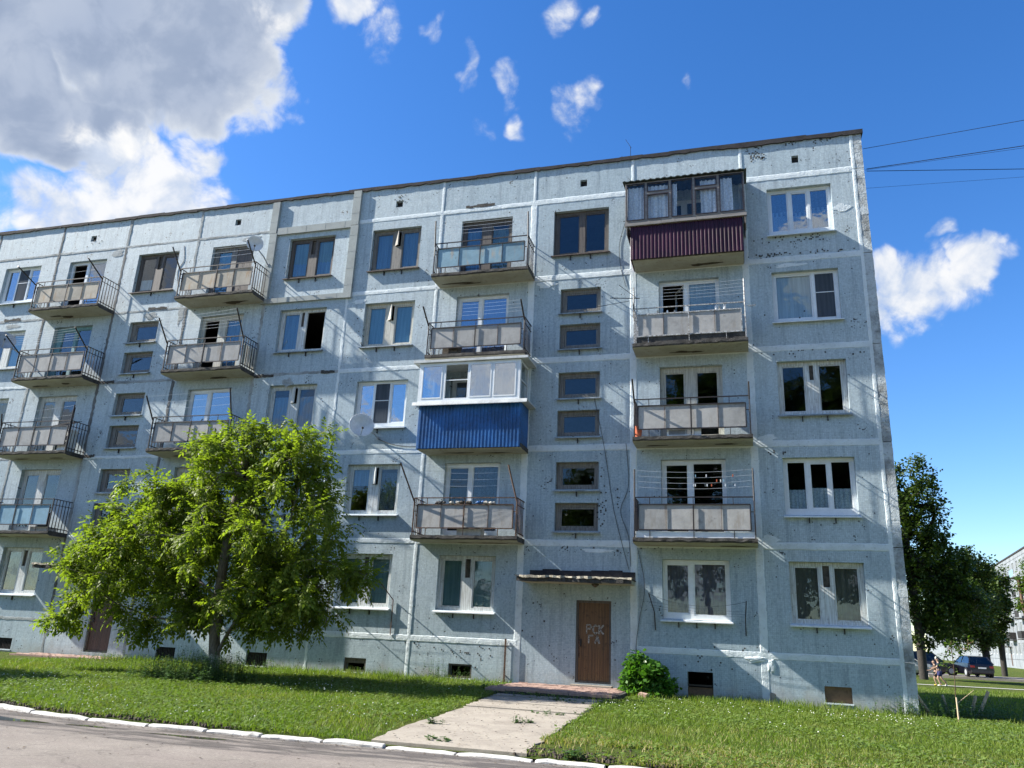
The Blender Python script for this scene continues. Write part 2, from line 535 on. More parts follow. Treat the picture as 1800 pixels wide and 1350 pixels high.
def concrete(name, c, dark, stain, scale=2.5, bump=.35):
    m, t, bs = mat(name)
    co = t.n('ShaderNodeTexCoord').outputs['Object']
    a = t.noise(co, scale, 6, .65); b = t.noise(co, scale * 6, 5, .7); f = t.noise(co, 90, 3, .7)
    base = t.mix(t.map(a, .38, .66, 0, .8, smooth=True), c, dark)
    base = t.mix(t.map(b, .54, .72, 0, .7, smooth=True), base, stain)
    base = t.mix(t.map(f, .5, .75, 0, .4), base, tuple(x * .5 for x in dark))
    t.link(base, bs.inputs['Base Color'])
    bs.inputs['Roughness'].default_value = .85
    bs.inputs['Specular IOR Level'].default_value = .2
    t.link(t.bump(t.math('ADD', b, t.math('MULTIPLY', f, .4)), bump, .015), bs.inputs['Normal'])
    return m


M = {}
M['wall'] = wall_material()
M['mortar_white'] = mortar('white_mortar', (.66, .72, .735), (.50, .56, .58), .6, .6)
M['mortar_grey'] = mortar('grey_mortar', (.34, .37, .375), (.19, .205, .205), .9, .8)
M['mortar_dark'] = mortar('dark_joint', (.16, .165, .165), (.09, .095, .095), .9, .8)
M['corner'] = mortar('corner_plaster', (.50, .55, .57), (.19, .195, .19), .95, 1.0)
M['strip'] = concrete('cover_strip_metal', (.36, .385, .37), (.29, .31, .30), (.24, .25, .235), 1.5, .1)
M['felt'] = concrete('roof_felt', (.055, .05, .05), (.03, .028, .03), (.10, .075, .06), 3, .5)
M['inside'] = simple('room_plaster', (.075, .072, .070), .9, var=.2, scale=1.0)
M['ledge'] = simple('grey_white_ledge', (.52, .54, .53), .5, var=.15, scale=3)
M['white_pvc'] = simple('white_pvc', (.74, .77, .78), .35, var=.06, scale=3)
M['white_wood'] = wood('white_painted_wood', (.62, .65, .64), (.30, .29, .26), amount=.75)
M['cream_wood'] = wood('cream_painted_wood', (.55, .54, .47), (.30, .28, .23), amount=.75)
M['brown_wood'] = wood('weathered_brown_wood', (.115, .095, .078), (.05, .042, .036))
M['grey_wood'] = wood('weathered_grey_wood', (.21, .195, .17), (.085, .076, .066))
M['teal_wood'] = wood('teal_painted_wood', (.14, .30, .32), (.09, .17, .18))
M['glass'] = glass_material('window_glass', (.80, .86, .88), .042)
M['glass_new'] = glass_material('coated_window_glass', (.72, .79, .83), .20)
M['glass_mirror'] = glass_material('strongly_reflective_glass', (.62, .70, .74), .36)  # higher mirror share than the other panes
M['glass_clear'] = glass_material('balcony_glass', (.95, .97, .98), .02)
M['sill'] = simple('tin_sill', (.33, .36, .37), .45, .5, var=.3, scale=5)
M['sill_white'] = simple('white_tin_sill', (.72, .76, .78), .4, 0, var=.12, scale=5)
M['sill_brown'] = simple('rusty_sill', (.12, .09, .075), .7, .1, var=.4, scale=9)
M['iron'] = simple('black_iron', (.014, .0135, .015), .5, .1, var=.4, scale=14, c2=(.03, .02, .017))
M['iron_white'] = simple('peeling_white_iron', (.50, .52, .52), .6, .1, var=.4, scale=20, c2=(.10, .075, .06))
M['iron_rust'] = simple('rusted_iron', (.13, .075, .05), .8, .1, var=.5, scale=18)
M['slab'] = concrete('balcony_underside', (.42, .405, .33), (.33, .31, .24), (.20, .17, .12), 1.6, .3)
M['slab_edge'] = concrete('balcony_edge', (.085, .08, .073), (.032, .03, .028), (.20, .19, .175), 4, .9)
def sheet(name, c, rust, patch=None):
    m, t, bs = mat(name)
    co = t.n('ShaderNodeTexCoord').outputs['Object']
    oi = t.n('ShaderNodeObjectInfo').outputs['Random']
    mp = t.n('ShaderNodeMapping'); t.link(co, mp.inputs[0]); mp.inputs['Scale'].default_value = (5, 5, 1.1)
    a = t.noise(mp.outputs[0], 1.0, 6, .68); b = t.noise(co, 3, 6, .72); d = t.noise(co, 1.6, 6, .7)
    base = t.mix(t.map(b, .34, .66), tuple(x * .72 for x in c), c)
    base = t.mix(t.map(a, .52, .70, 0, .8, smooth=True), base, rust)
    base = t.mix(t.map(d, .56, .66, 0, .55, smooth=True), base, patch or tuple(x * .62 for x in c))
    base = t.mix(t.map(b, .60, .74, 0, .7), base, (.13, .125, .115))
    base = t.mix(1.0, base, t.mix(oi, (.80, .81, .82), (1.06, 1.05, 1.04)), 'MULTIPLY')
    t.link(base, bs.inputs['Base Color']); bs.inputs['Roughness'].default_value = .75
    bs.inputs['Specular IOR Level'].default_value = .2
    t.link(t.bump(b, .25, .02), bs.inputs['Normal'])
    return m
M['sheet_grey'] = sheet('grey_fibre_cement', (.44, .435, .42), (.29, .265, .235))
M['sheet_rust'] = sheet('rusty_fibre_cement', (.46, .42, .35), (.33, .20, .10))
M['sheet_blue'] = sheet('peeling_blue_sheet', (.25, .40, .49), (.38, .33, .26), (.47, .48, .46))
M['sheet_sky'] = sheet('pale_blue_sheet', (.26, .44, .56), (.22, .37, .47))
M['blue_metal'] = simple('blue_profiled_steel', (.014, .105, .31), .42, .0, var=.28, scale=1.6, spec=.5, bump=.12, bscale=3)
M['purple_metal'] = simple('burgundy_profiled_steel', (.046, .0075, .027), .42, .0, var=.35, scale=1.6, spec=.3, bump=.12, bscale=3)
M['dark_frame'] = simple('dark_brown_frame', (.030, .022, .028), .5, .2, var=.3, scale=9)
M['grey_trim'] = wood('grey_timber_trim', (.27, .25, .23), (.14, .125, .11), scale=(1.6, 30, 30))
M['corr_roof'] = concrete('dark_slate_roof', (.05, .065, .062), (.03, .035, .035), (.08, .08, .075), 4, .3)
M['lace'] = cloth('white_lace', (.80, .83, .86), .35)
M['net'] = cloth('white_net', (.60, .66, .70))
M['white_blind'] = cloth('white_blind', (.72, .76, .78))
M['blue_curtain'] = cloth('blue_curtain', (.22, .36, .52))
M['skyblue_blind'] = cloth('sky_blue_blind', (.28, .47, .58))
M['teal_blind'] = cloth('pale_teal_blind', (.25, .36, .36))
M['purple_curtain'] = cloth('mauve_curtain', (.25, .25, .42))
M['pink_curtain'] = cloth('greyish_pink_curtain', (.27, .225, .245))
M['dark_lace'] = cloth('dark_patterned_net', (.16, .18, .21), .7)
M['bamboo'] = cloth('brown_mesh_screen', (.22, .185, .14))
M['green_net'] = cloth('grey_green_net', (.30, .36, .34), .3)
M['flyscreen'] = cloth('grey_fly_screen', (.075, .09, .11))
M['door_wood'] = wood('brown_batten_door', (.165, .085, .034), (.06, .03, .014), scale=(34, 34, .9))
M['door_dark'] = wood('dark_plank_door', (.10, .055, .04), (.05, .03, .022), scale=(22, 22, .8))
M['chalk'] = simple('white_chalk_paint', (.40, .385, .35), .9, var=.6, scale=40)
M['brick'] = concrete('red_brown_brick', (.36, .25, .205), (.27, .18, .145), (.45, .38, .32), 5, .5)
M['board'] = wood('brown_hardboard', (.19, .105, .055), (.10, .06, .035), scale=(3, 3, 3))
M['grille'] = simple('dark_grille', (.028, .024, .022), .7, .2, var=.4)
M['path'] = concrete('path_concrete', (.335, .30, .25), (.25, .22, .185), (.16, .14, .115), 1.6, .6)
M['kerb'] = concrete('whitewashed_kerb', (.56, .55, .525), (.40, .38, .355), (.20, .185, .17), 2.5, .6)
M['asphalt'] = asphalt_material()
M['soil'] = soil_material()
M['grass'] = leaf_material('grass_blades', (.092, .155, .020), (.165, .222, .036), (.23, .24, .065), .35, .5)
M['straw'] = leaf_material('dry_grass', (.33, .27, .13), (.45, .38, .20), (.24, .22, .08), .3, .6)
M['clover'] = leaf_material('clover_leaves', (.10, .165, .035), (.16, .215, .055), (.09, .13, .03), .3, .5)
M['flower'] = simple('white_clover_heads', (.72, .74, .66), .8, var=.1)
M['walnut'] = leaf_material('walnut_leaves', (.10, .142, .020), (.195, .238, .038), (.15, .205, .03), .5, .52)
M['dark_leaf'] = leaf_material('maple_leaves', (.034, .062, .013), (.066, .096, .021), (.048, .082, .015), .28, .45)
M['mid_leaf'] = leaf_material('birch_leaves', (.06, .105, .02), (.10, .145, .03), (.08, .13, .02), .4, .45)
M['lilac'] = leaf_material('lilac_leaves', (.05, .135, .02), (.085, .19, .032), (.07, .16, .025), .38, .35)
M['weed'] = leaf_material('weed_leaves', (.045, .095, .03), (.08, .14, .045), (.06, .11, .04), .35, .5)
def bark(name, c, dark, wash=None):
    m, t, bs = mat(name)
    co = t.n('ShaderNodeTexCoord').outputs['Object']
    mp = t.n('ShaderNodeMapping'); t.link(co, mp.inputs[0]); mp.inputs['Scale'].default_value = (1, 1, .3)
    f = t.noise(mp.outputs[0], 26, 5, .7)
    base = t.mix(t.map(f, .38, .64), c, dark)
    if wash is not None:
        sp = t.n('ShaderNodeSeparateXYZ'); t.link(co, sp.inputs[0])
        zz = t.math('ADD', sp.outputs[2], t.math('MULTIPLY', t.math('SUBTRACT', t.noise(co, 9, 4, .7), .5), .35))
        base = t.mix(t.map(zz, wash, wash + .05, .72, 0), base, (.50, .50, .46))
    t.link(base, bs.inputs['Base Color']); bs.inputs['Roughness'].default_value = .9
    t.link(t.bump(f, .6, .03), bs.inputs['Normal'])
    return m
M['bark'] = bark('walnut_bark', (.20, .18, .15), (.09, .08, .07), .55)
M['bark_dark'] = bark('dark_bark', (.045, .038, .032), (.02, .018, .015))
M['bark_red'] = bark('reddish_bark', (.20, .12, .075), (.10, .06, .04))
M['stake'] = wood('cut_pole_wood', (.60, .47, .32), (.38, .27, .17))
M['dish'] = simple('satellite_dish_enamel', (.66, .67, .68), .4, .0, var=.12, scale=6)
M['dish_grey'] = simple('grey_dish_enamel', (.34, .37, .40), .45, .0, var=.15, scale=6)
M['plastic_dark'] = simple('dark_plastic', (.03, .03, .032), .45, var=.2)
M['rubber'] = simple('tyre_rubber', (.022, .022, .023), .8, var=.3, scale=12)
M['orange'] = simple('orange_plastic', (.52, .12, .045), .5, var=.15)
M['radiator'] = simple('white_enamel_radiator', (.70, .72, .72), .4, var=.1)
M['cable'] = simple('black_cable', (.012, .013, .02), .6, var=.1)
M['line'] = simple('washing_line', (.60, .64, .68), .5, var=.1)
M['wire_dark'] = simple('dark_wall_wire', (.05, .055, .06), .6, var=.2)
M['stone'] = concrete('pinkish_stone', (.30, .26, .24), (.22, .19, .18), (.38, .35, .33), 8, .6)
M['water'], _t, _b = mat('puddle_water')
_b.inputs['Base Color'].default_value = (.05, .045, .042, 1); _b.inputs['Roughness'].default_value = .04
_b.inputs['Specular IOR Level'].default_value = .6
M['cream_bag'] = simple('off_white_cloth', (.55, .52, .46), .9, var=.2, scale=9)
M['junk_dark'] = simple('dark_lumber', (.09, .075, .06), .9, var=.4, scale=8)
M['chip'] = simple('bare_dark_bed', (.07, .07, .07), .9, var=.5, scale=30)

# ------------------------------------------------------------------ the panel apartment house
def ground_z(x, y):
    """height of the lawn: higher along the wall on the left, falling to the kerb and to the right"""
    wz = 0.56 - 0.16 * min(1, max(0, (x + .5) / 10.3))
    if y < -11.2: return .30
    if y > 0:
        k = min(1, y / 14.0)
        return (wz if x < 9.8 else wz) * (1 - k) + .31 * k
    k = min(1, -y / 11.0)
    return wz * (1 - k) + .385 * k


H = [1.6 + 2.7 * k for k in range(6)]          # floor joints
ZG, ZR = 0.1, 16.30
J = {k: 3.18 * k for k in range(-8, 1)}
J[1] = 3.16; J[2] = 6.40; J[3] = 9.52
building = empty('apartment_building', (-8, 0, 0))
tag(building, 'long five storey pale blue panel block with white mortar joints and balconies', 'building')
building.location = (0, 0, 0)


def plate(mb, x0, x1, z0, z1, y0, y1, holes, outer=True):
    """a plate with rectangular holes, front at y0, back at y1"""
    xs = sorted({x0, x1, *[h[0] for h in holes], *[h[1] for h in holes]})
    zs = sorted({z0, z1, *[h[2] for h in holes], *[h[3] for h in holes]})
    def hole(i, j):
        cx, cz = (xs[i] + xs[i + 1]) / 2, (zs[j] + zs[j + 1]) / 2
        return any(h[0] < cx < h[1] and h[2] < cz < h[3] for h in holes)
    nx, nz = len(xs), len(zs)
    idx = {}
    v = []; f = []
    def V(i, j, b):
        k = (i, j, b)
        if k not in idx:
            idx[k] = len(v); v.append((xs[i], y1 if b else y0, zs[j]))
        return idx[k]
    for i in range(nx - 1):
        for j in range(nz - 1):
            if hole(i, j): continue
            f.append((V(i, j, 0), V(i + 1, j, 0), V(i + 1, j + 1, 0), V(i, j + 1, 0)))
            f.append((V(i, j, 1), V(i, j + 1, 1), V(i + 1, j + 1, 1), V(i + 1, j, 1)))
            for di, dj, e in ((-1, 0, ((i, j + 1), (i, j))), (1, 0, ((i + 1, j), (i + 1, j + 1))), (0, -1, ((i, j), (i + 1, j))), (0, 1, ((i + 1, j + 1), (i, j + 1)))):
                a, b = i + di, j + dj
                edge = not (0 <= a < nx - 1 and 0 <= b < nz - 1)
                if edge and not outer: continue
                if edge or hole(a, b):
                    (p, q), (r_, s_) = e
                    f.append((V(p, q, 0), V(p, q, 1), V(r_, s_, 1), V(r_, s_, 0)))
    mb.add(v, f)
    return mb


# ---- window openings per column: (x0, x1, z0, z1)
def std(cx0, w, n):       # a window of one storey n (1..5)
    t = H[n] - .385
    return (cx0, cx0 + w, t - 1.52, t)


OPEN = {}                 # (column, storey) -> holes ; column c spans J[c]..J[c+1]
def hole(c, n, *h): OPEN.setdefault((c, n), []).extend(h)
for n in range(1, 6):
    hole(2, n, std(7.10, 1.77, n))
    hole(-2, n, std(-5.66, 1.77, n))
    hole(-3, n, std(-8.85, 1.77, n))
    hole(-7, n, std(-21.58, 1.75, n))
    for c, x in ((1, 3.91), (-1, -2.45), (-4, -12.02), (-6, -18.44)):
        t = H[n] - .385
        hole(c, n, (x, x + 1.73, (t - 1.52) if n == 1 else t - 2.12, t))
hole(0, 5, (.66, 2.41, H[5] - .42 - 1.52, H[5] - .40)); hole(-5, 5, (-15.25, -13.46, H[5] - 1.92, H[5] - .38))
for n in range(2, 5):
    for c, x in ((0, .94), (-5, -15.03)):
        hole(c, n, (x, x + 1.24, H[n] - 1.20, H[n] - .41)); hole(c, n, (x, x + 1.24, H[n] - 2.36, H[n] - 1.58))
hole(0, 0, (1.61, 2.56, .70, 2.79)); hole(-5, 0, (-14.29, -13.35, .70, 2.79))
CELL = {2: (7.75, 8.37, .60, .97), 1: (4.51, 5.14, .46, 1.13), -1: (-1.94, -1.26, .63, .99), -2: (-5.12, -4.43, .61, .99), -3: (-8.35, -7.64, .61, .98), -4: (-11.55, -10.85, .63, .98), -6: (-17.9, -17.2, .63, .98)}
VENT = {2: (7.86, 8.05), 0: (1.48, 1.70), -2: (-4.91, -4.66), -4: (-11.26, -11.02), -6: (-17.70, -17.44)}

GAP = .012
prng = random.Random(3)
for c in range(-8, 3):
    xa, xb = J[c] + GAP, J[c + 1] - GAP
    stair = c in (0, -5)
    for n in range(0, 7):
        if n == 0:
            if stair: continue
            z0, z1 = ZG, H[0] - GAP
        elif n == 6: z0, z1 = H[5] + GAP, ZR
        else: z0, z1 = H[n - 1] + GAP, H[n] - GAP
        holes = list(OPEN.get((c, n), []))
        if n == 1 and stair:
            z0 = ZG; holes = OPEN[(c, 0)]
        if n == 0: holes = [CELL[c]] if c in CELL else []
        if n == 6: holes = [(*VENT[c], 15.52, 15.76)] if c in VENT else []
        dy = prng.uniform(-.004, .004)
        mb = MB()
        plate(mb, xa, xb, z0, z1, dy, .30 + dy * .2, holes)
        mb.build('wall_panel', M['wall'], building)

# end wall, rear wall, inner rooms, roof
for n in range(0, 7):
    z0 = ZG if n == 0 else H[n - 1] + .01
    z1 = ZR if n == 6 else H[n] - .01
    mb = MB()
    nz = 16
    for k in range(nz):            # uneven edge plaster
        a, b = z0 + (z1 - z0) * k / nz, z0 + (z1 - z0) * (k + 1) / nz
        d = prng.uniform(-.006, .006)
        mb.box(9.525, 9.80 + d, -.006 + prng.uniform(-.003, .002), .3, a, b)
    mb.box(9.53, 9.79, .301, 12.0, z0, z1)
    mb.build('end_wall_panel', M['corner'], building)
mb = MB(); mb.box(-25.44, 9.52, 11.7, 12.0, ZG, ZR); mb.box(-25.7, -25.45, 0, 12, ZG, ZR)
mb.build('rear_wall', M['wall'], building)
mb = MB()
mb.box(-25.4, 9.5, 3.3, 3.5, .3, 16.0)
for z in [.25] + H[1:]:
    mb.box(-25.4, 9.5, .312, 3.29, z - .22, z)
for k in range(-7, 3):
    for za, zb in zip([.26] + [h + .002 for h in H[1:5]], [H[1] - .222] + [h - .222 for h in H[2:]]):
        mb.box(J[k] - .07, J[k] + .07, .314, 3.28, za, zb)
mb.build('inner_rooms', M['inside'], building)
mb = MB()
mb.box(-25.7, 9.8, .31, 11.69, 16.0, 16.18)
mb.build('roof', M['felt'], building)
# ragged felt edge along the eaves, laid sheet by sheet
x = -25.7
while x < 9.84:
    L = prng.uniform(.7, 1.5); x1 = min(x + L, 9.86)
    mb = MB()
    n = max(2, int((x1 - x) / .16))
    pts = [x + (x1 - x) * i / n for i in range(n + 1)]
    lo = [ZR - .02 + prng.uniform(-.035, .02) - (.03 if x > 5 else 0) for _ in pts]; hi = ZR + .085 + prng.uniform(-.02, .02)
    for i in range(n):
        mb.add([(pts[i], -.055, lo[i]), (pts[i + 1], -.055, lo[i + 1]), (pts[i + 1], -.055, hi), (pts[i], -.055, hi),
                (pts[i], .45, lo[i] + .03), (pts[i + 1], .45, lo[i + 1] + .03), (pts[i + 1], .45, hi + .01), (pts[i], .45, hi + .01)],
               [(0, 1, 2, 3), (3, 2, 6, 7), (0, 4, 5, 1), (0, 3, 7, 4), (1, 5, 6, 2)])
    mb.build('roof_felt_edge', M['felt'], building)
    x = x1 + .002
mb = MB(); mb.box(9.70, 9.87, .455, 12.02, ZR - .03, ZR + .07); mb.build('roof_felt_edge', M['felt'], building)


# ---- mortar seams over the joints
def seam(p0, p1, wid, m, proud=.012, jit=.35, horizontal=True):
    n = max(3, int((abs(p1[0] - p0[0]) + abs(p1[1] - p0[1])) / .11))
    mb = MB(); v = []; f = []
    for i in range(n + 1):
        t = i / n
        x, z = p0[0] + (p1[0] - p0[0]) * t, p0[1] + (p1[1] - p0[1]) * t
        a = wid * .5 * (1 + prng.uniform(-jit, jit)); b = wid * .5 * (1 + prng.uniform(-jit, jit))
        pr = proud * prng.uniform(.6, 1.5)
        for d, y in ((-a, .002), (-a * .8, -pr * .8 - .005), (b * .2 * prng.uniform(-1, 1), -pr - .006), (b * .8, -pr * .8 - .005), (b, .002)):
            v.append((x, y, z + d) if horizontal else (x + d, y, z))
    for i in range(n):
        for k in range(4):
            q = (i * 5 + k, (i + 1) * 5 + k, (i + 1) * 5 + k + 1, i * 5 + k + 1)
            f.append(q if horizontal else q[::-1])
    mb.add(v, f)
    return mb.build('mortar_seam', m, building)


for c in range(-8, 3):
    right = c >= -2
    for n in range(0, 6):
        if n == 0 and c in (0, -5): continue
        if right:
            m, wd = M['mortar_white'], (.19 if c >= 0 else .15)
            if n == 0: wd = .17
        else:
            m, wd = (M['mortar_grey'] if n in (0, 5, 4) or prng.random() < .5 else M['mortar_white']), .10
        seam((J[c] + .02, H[n]), (J[c + 1] - .02, H[n]), wd, m, .006 if right else .004, .09 if right else .35)
for c in range(-7, 3):
    right = c >= -1
    for n in range(0, 7):
        z0 = ZG + .3 if n == 0 else H[n - 1]
        z1 = ZR - .02 if n == 6 else H[n]
        if c == -2 and n == 6 or (c in (-2, -3) and n >= 5): continue
        if right: m, wd = M['mortar_white'], (.20 if c in (0, 1, 2) else .11)
        elif c == -2: m, wd = M['mortar_white'], .10
        else: m, wd = (M['mortar_dark'] if prng.random() < .62 else M['mortar_grey']), .12
        if right and n == 6: wd = .09
        seam((J[c], z0), (J[c], z1), wd, m, .006 if right else .004, .09 if right else .4, False)
for n in range(0, 7):      # between the last facade panels and the end wall
    seam((J[3] + .01, ZG + .3 if n == 0 else H[n - 1]), (J[3] + .01, ZR - .03 if n == 6 else H[n]), .10, M['mortar_white'], .008, .12, False)
# loose mortar lumps and open joints
for (x, z, w_, h_) in ((6.22, 1.50, .62, .20), (6.55, 1.36, .22, .40)):
    mb = MB(); n = 15; v = [(x, -.034, z)]; f = []
    for ring, (k, yy) in enumerate(((.55, -.028), (1.0, -.001))):
        for i in range(n):
            a = 2 * math.pi * i / n; q = k * (1 + prng.uniform(-.28, .28))
            v.append((x + w_ * .5 * q * math.cos(a), yy + (prng.uniform(-.008, .008) if ring == 0 else 0), z + h_ * .5 * q * math.sin(a)))
    for i in range(n):
        j = (i + 1) % n
        f += [(0, 1 + j, 1 + i), (1 + i, 1 + j, 1 + n + j, 1 + n + i)]
    mb.add(v, [q[::-1] for q in f]).build('mortar_lump', M['mortar_white'], building)
for (x0, x1, z) in ((-2.35, -1.35, 15.22), (-14.35, -13.55, 12.46), (-9.5, -8.75, 9.66), (-7.0, -6.5, 9.7), (-21.0, -20.2, 12.46), (-15.85, -15.2, 9.73), (-15.85, -15.4, 7.05)):
    mb = MB(); n = 8
    for k in range(n):
        a, b = x0 + (x1 - x0) * k / n, x0 + (x1 - x0) * (k + 1) / n
        mb.box(a, b, -.019, -.016, z - .05 + prng.uniform(-.02, .02), z + .05 + prng.uniform(-.03, .02))
    mb.build('open_joint', M['slab_edge'], building)

# tiles chipped off in clusters, and seams patched over in a paler wash
mb = MB()
for cx, cz, n, sx, sz in ((6.86, 16.05, 26, .12, .17), (6.9, 15.86, 12, .16, .05), (8.67, 16.2, 14, .22, .05), (7.9, 16.22, 12, .08, .05), (7.84, 13.05, 22, .45, .09), (8.3, 12.98, 10, .2, .05), (7.82, 12.56, 30, .7, .03), (6.97, 12.6, 12, .3, .03), (7.4, 10.7, 8, .5, .1),
                          (8.6, 9.5, 14, .5, .06), (7.5, 9.52, 14, .4, .08), (-4.72, 15.85, 14, .12, .10), (2.28, 5.40, 26, .07, .28), (2.30, 5.05, 16, .08, .2), (-1.3, 1.36, 16, .35, .12), (-1.9, 1.42, 12, .25, .08), (-.9, 1.25, 10, .2, .15), (-3.1, 1.45, 12, .25, .06),
                          (7.1, 6.72, 14, .5, .05), (-2.77, 5.4, 8, .3, .2), (4.83, 1.5, 14, .06, .25), (5.5, 1.3, 10, .3, .15), (.4, 2.4, 12, .2, .5), (2.6, 5.6, 8, .2, .4), (-.85, 14.2, 12, .15, .5), (-6.3, 13.6, 12, .08, .8), (-5.7, 11.3, 10, .1, .5), (5.9, 1.75, 12, .6, .02), (3.7, 4.2, 12, .4, .02), (1.5, 4.2, 14, .5, .02), (-13.0, 10.2, 8, .3, .4), (-17.4, 15.5, 10, .2, .1)):
    for i in range(n if cz > 12 else int(n * .55)):
        x, z = prng.gauss(cx, sx), prng.gauss(cz, sz); s = .042
        x, z = round(x / .046) * .046, round(z / .046) * .046
        if z > 16.24: continue
        k = [prng.uniform(.35, .62) * s for _ in range(4)]
        mb.add([(x - k[0], -.0075, z - k[1]), (x + k[1], -.0075, z - k[2]), (x + k[2], -.0075, z + k[3]), (x - k[3], -.0075, z + k[0])], [(0, 1, 2, 3)])
tag(mb.build('chipped_tiles', M['chip'], building), kind='stuff')
for cx, cz, w_, h_ in ((9.1, 13.9, .5, .25), (-.25, 9.9, .5, .35), (3.6, 9.85, .35, .22), (6.75, 7.15, .45, .22), (6.7, 4.45, .5, .25), (.5, 12.2, .6, .25), (-5.9, 12.1, .5, .2), (-8.2, 9.4, .4, .3), (-10.4, 14.9, .8, .25), (-14.2, 12.2, .7, .3), (-12.9, 12.2, .25, .9), (-3.3, 9.3, .25, .5), (2.2, 4.1, .9, .12), (-16.3, 14.9, .6, .3), (7.6, 12.2, .9, .13), (-20.5, 12.2, .8, .2)):
    n = 14; v = [(cx, -.0095, cz)]
    for i in range(n):
        a = 2 * math.pi * i / n; q = prng.uniform(.6, 1.25); v.append((cx + w_ * .5 * q * math.cos(a), -.0065, cz + h_ * .5 * q * math.sin(a)))
    MB().add(v, [(0, 1 + i, 1 + (i + 1) % n) for i in range(n)]).build('mortar_patch', M['mortar_white' if cx > -7 else 'mortar_grey'], building)

# ---- metal cover strips over the expansion joint
for a in ((-9.70, -9.42, 14.97, 16.22), (-9.66, -9.38, 12.28, 14.96), (-6.51, -6.22, 14.97, 16.30), (-6.49, -6.20, 12.26, 14.96)):
    mb = MB(); mb.box(a[0], a[1], -.095, .0, a[2], a[3] - .004)
    for z in np.arange(a[2] + .45, a[3] - .2, .62): mb.box(a[0] - .003, a[1] + .003, -.098, -.02, z, z + .02)
    mb.build('cover_strip', M['strip'], building)
for z0, z1 in ((14.90, 15.16), (12.27, 12.45)):
    mb = MB(); mb.box(-9.377, -6.493, -.085, 0, z0, z1)
    for x in np.arange(-9.0, -6.6, .75): mb.box(x, x + .02, -.088, -.02, z0 - .002, z1 + .002)
    mb.build('cover_strip', M['strip'], building)


# ------------------------------------------------------------------ windows
def curtain(parent, x0, x1, z0, z1, y, m, folds=.02, name='curtain', sag=.0):
    n = max(6, int((x1 - x0) / (.028 if folds else .4)))
    v = []; f = []
    ph = prng.uniform(0, 6)
    for i in range(n + 1):
        x = x0 + (x1 - x0) * i / n
        yy = y + (folds * (math.sin(x * 52 + ph) + .6 * math.sin(x * 97 + ph * 2)) if folds else 0)
        for k in range(4):
            t = k / 3
            v.append((x + (folds * .8 * math.sin(ph + x * 30 + t * 3) * (1 - t)), yy * 1.0 + folds * .7 * math.sin(t * 4 + x * 20) * (1 - t), z0 + (z1 - z0) * t))
    for i in range(n):
        for k in range(3):
            f.append((i * 4 + k, (i + 1) * 4 + k, (i + 1) * 4 + k + 1, i * 4 + k + 1))
    mb = MB().add(v, f)
    return mb.build(name, m, parent, smooth=True)


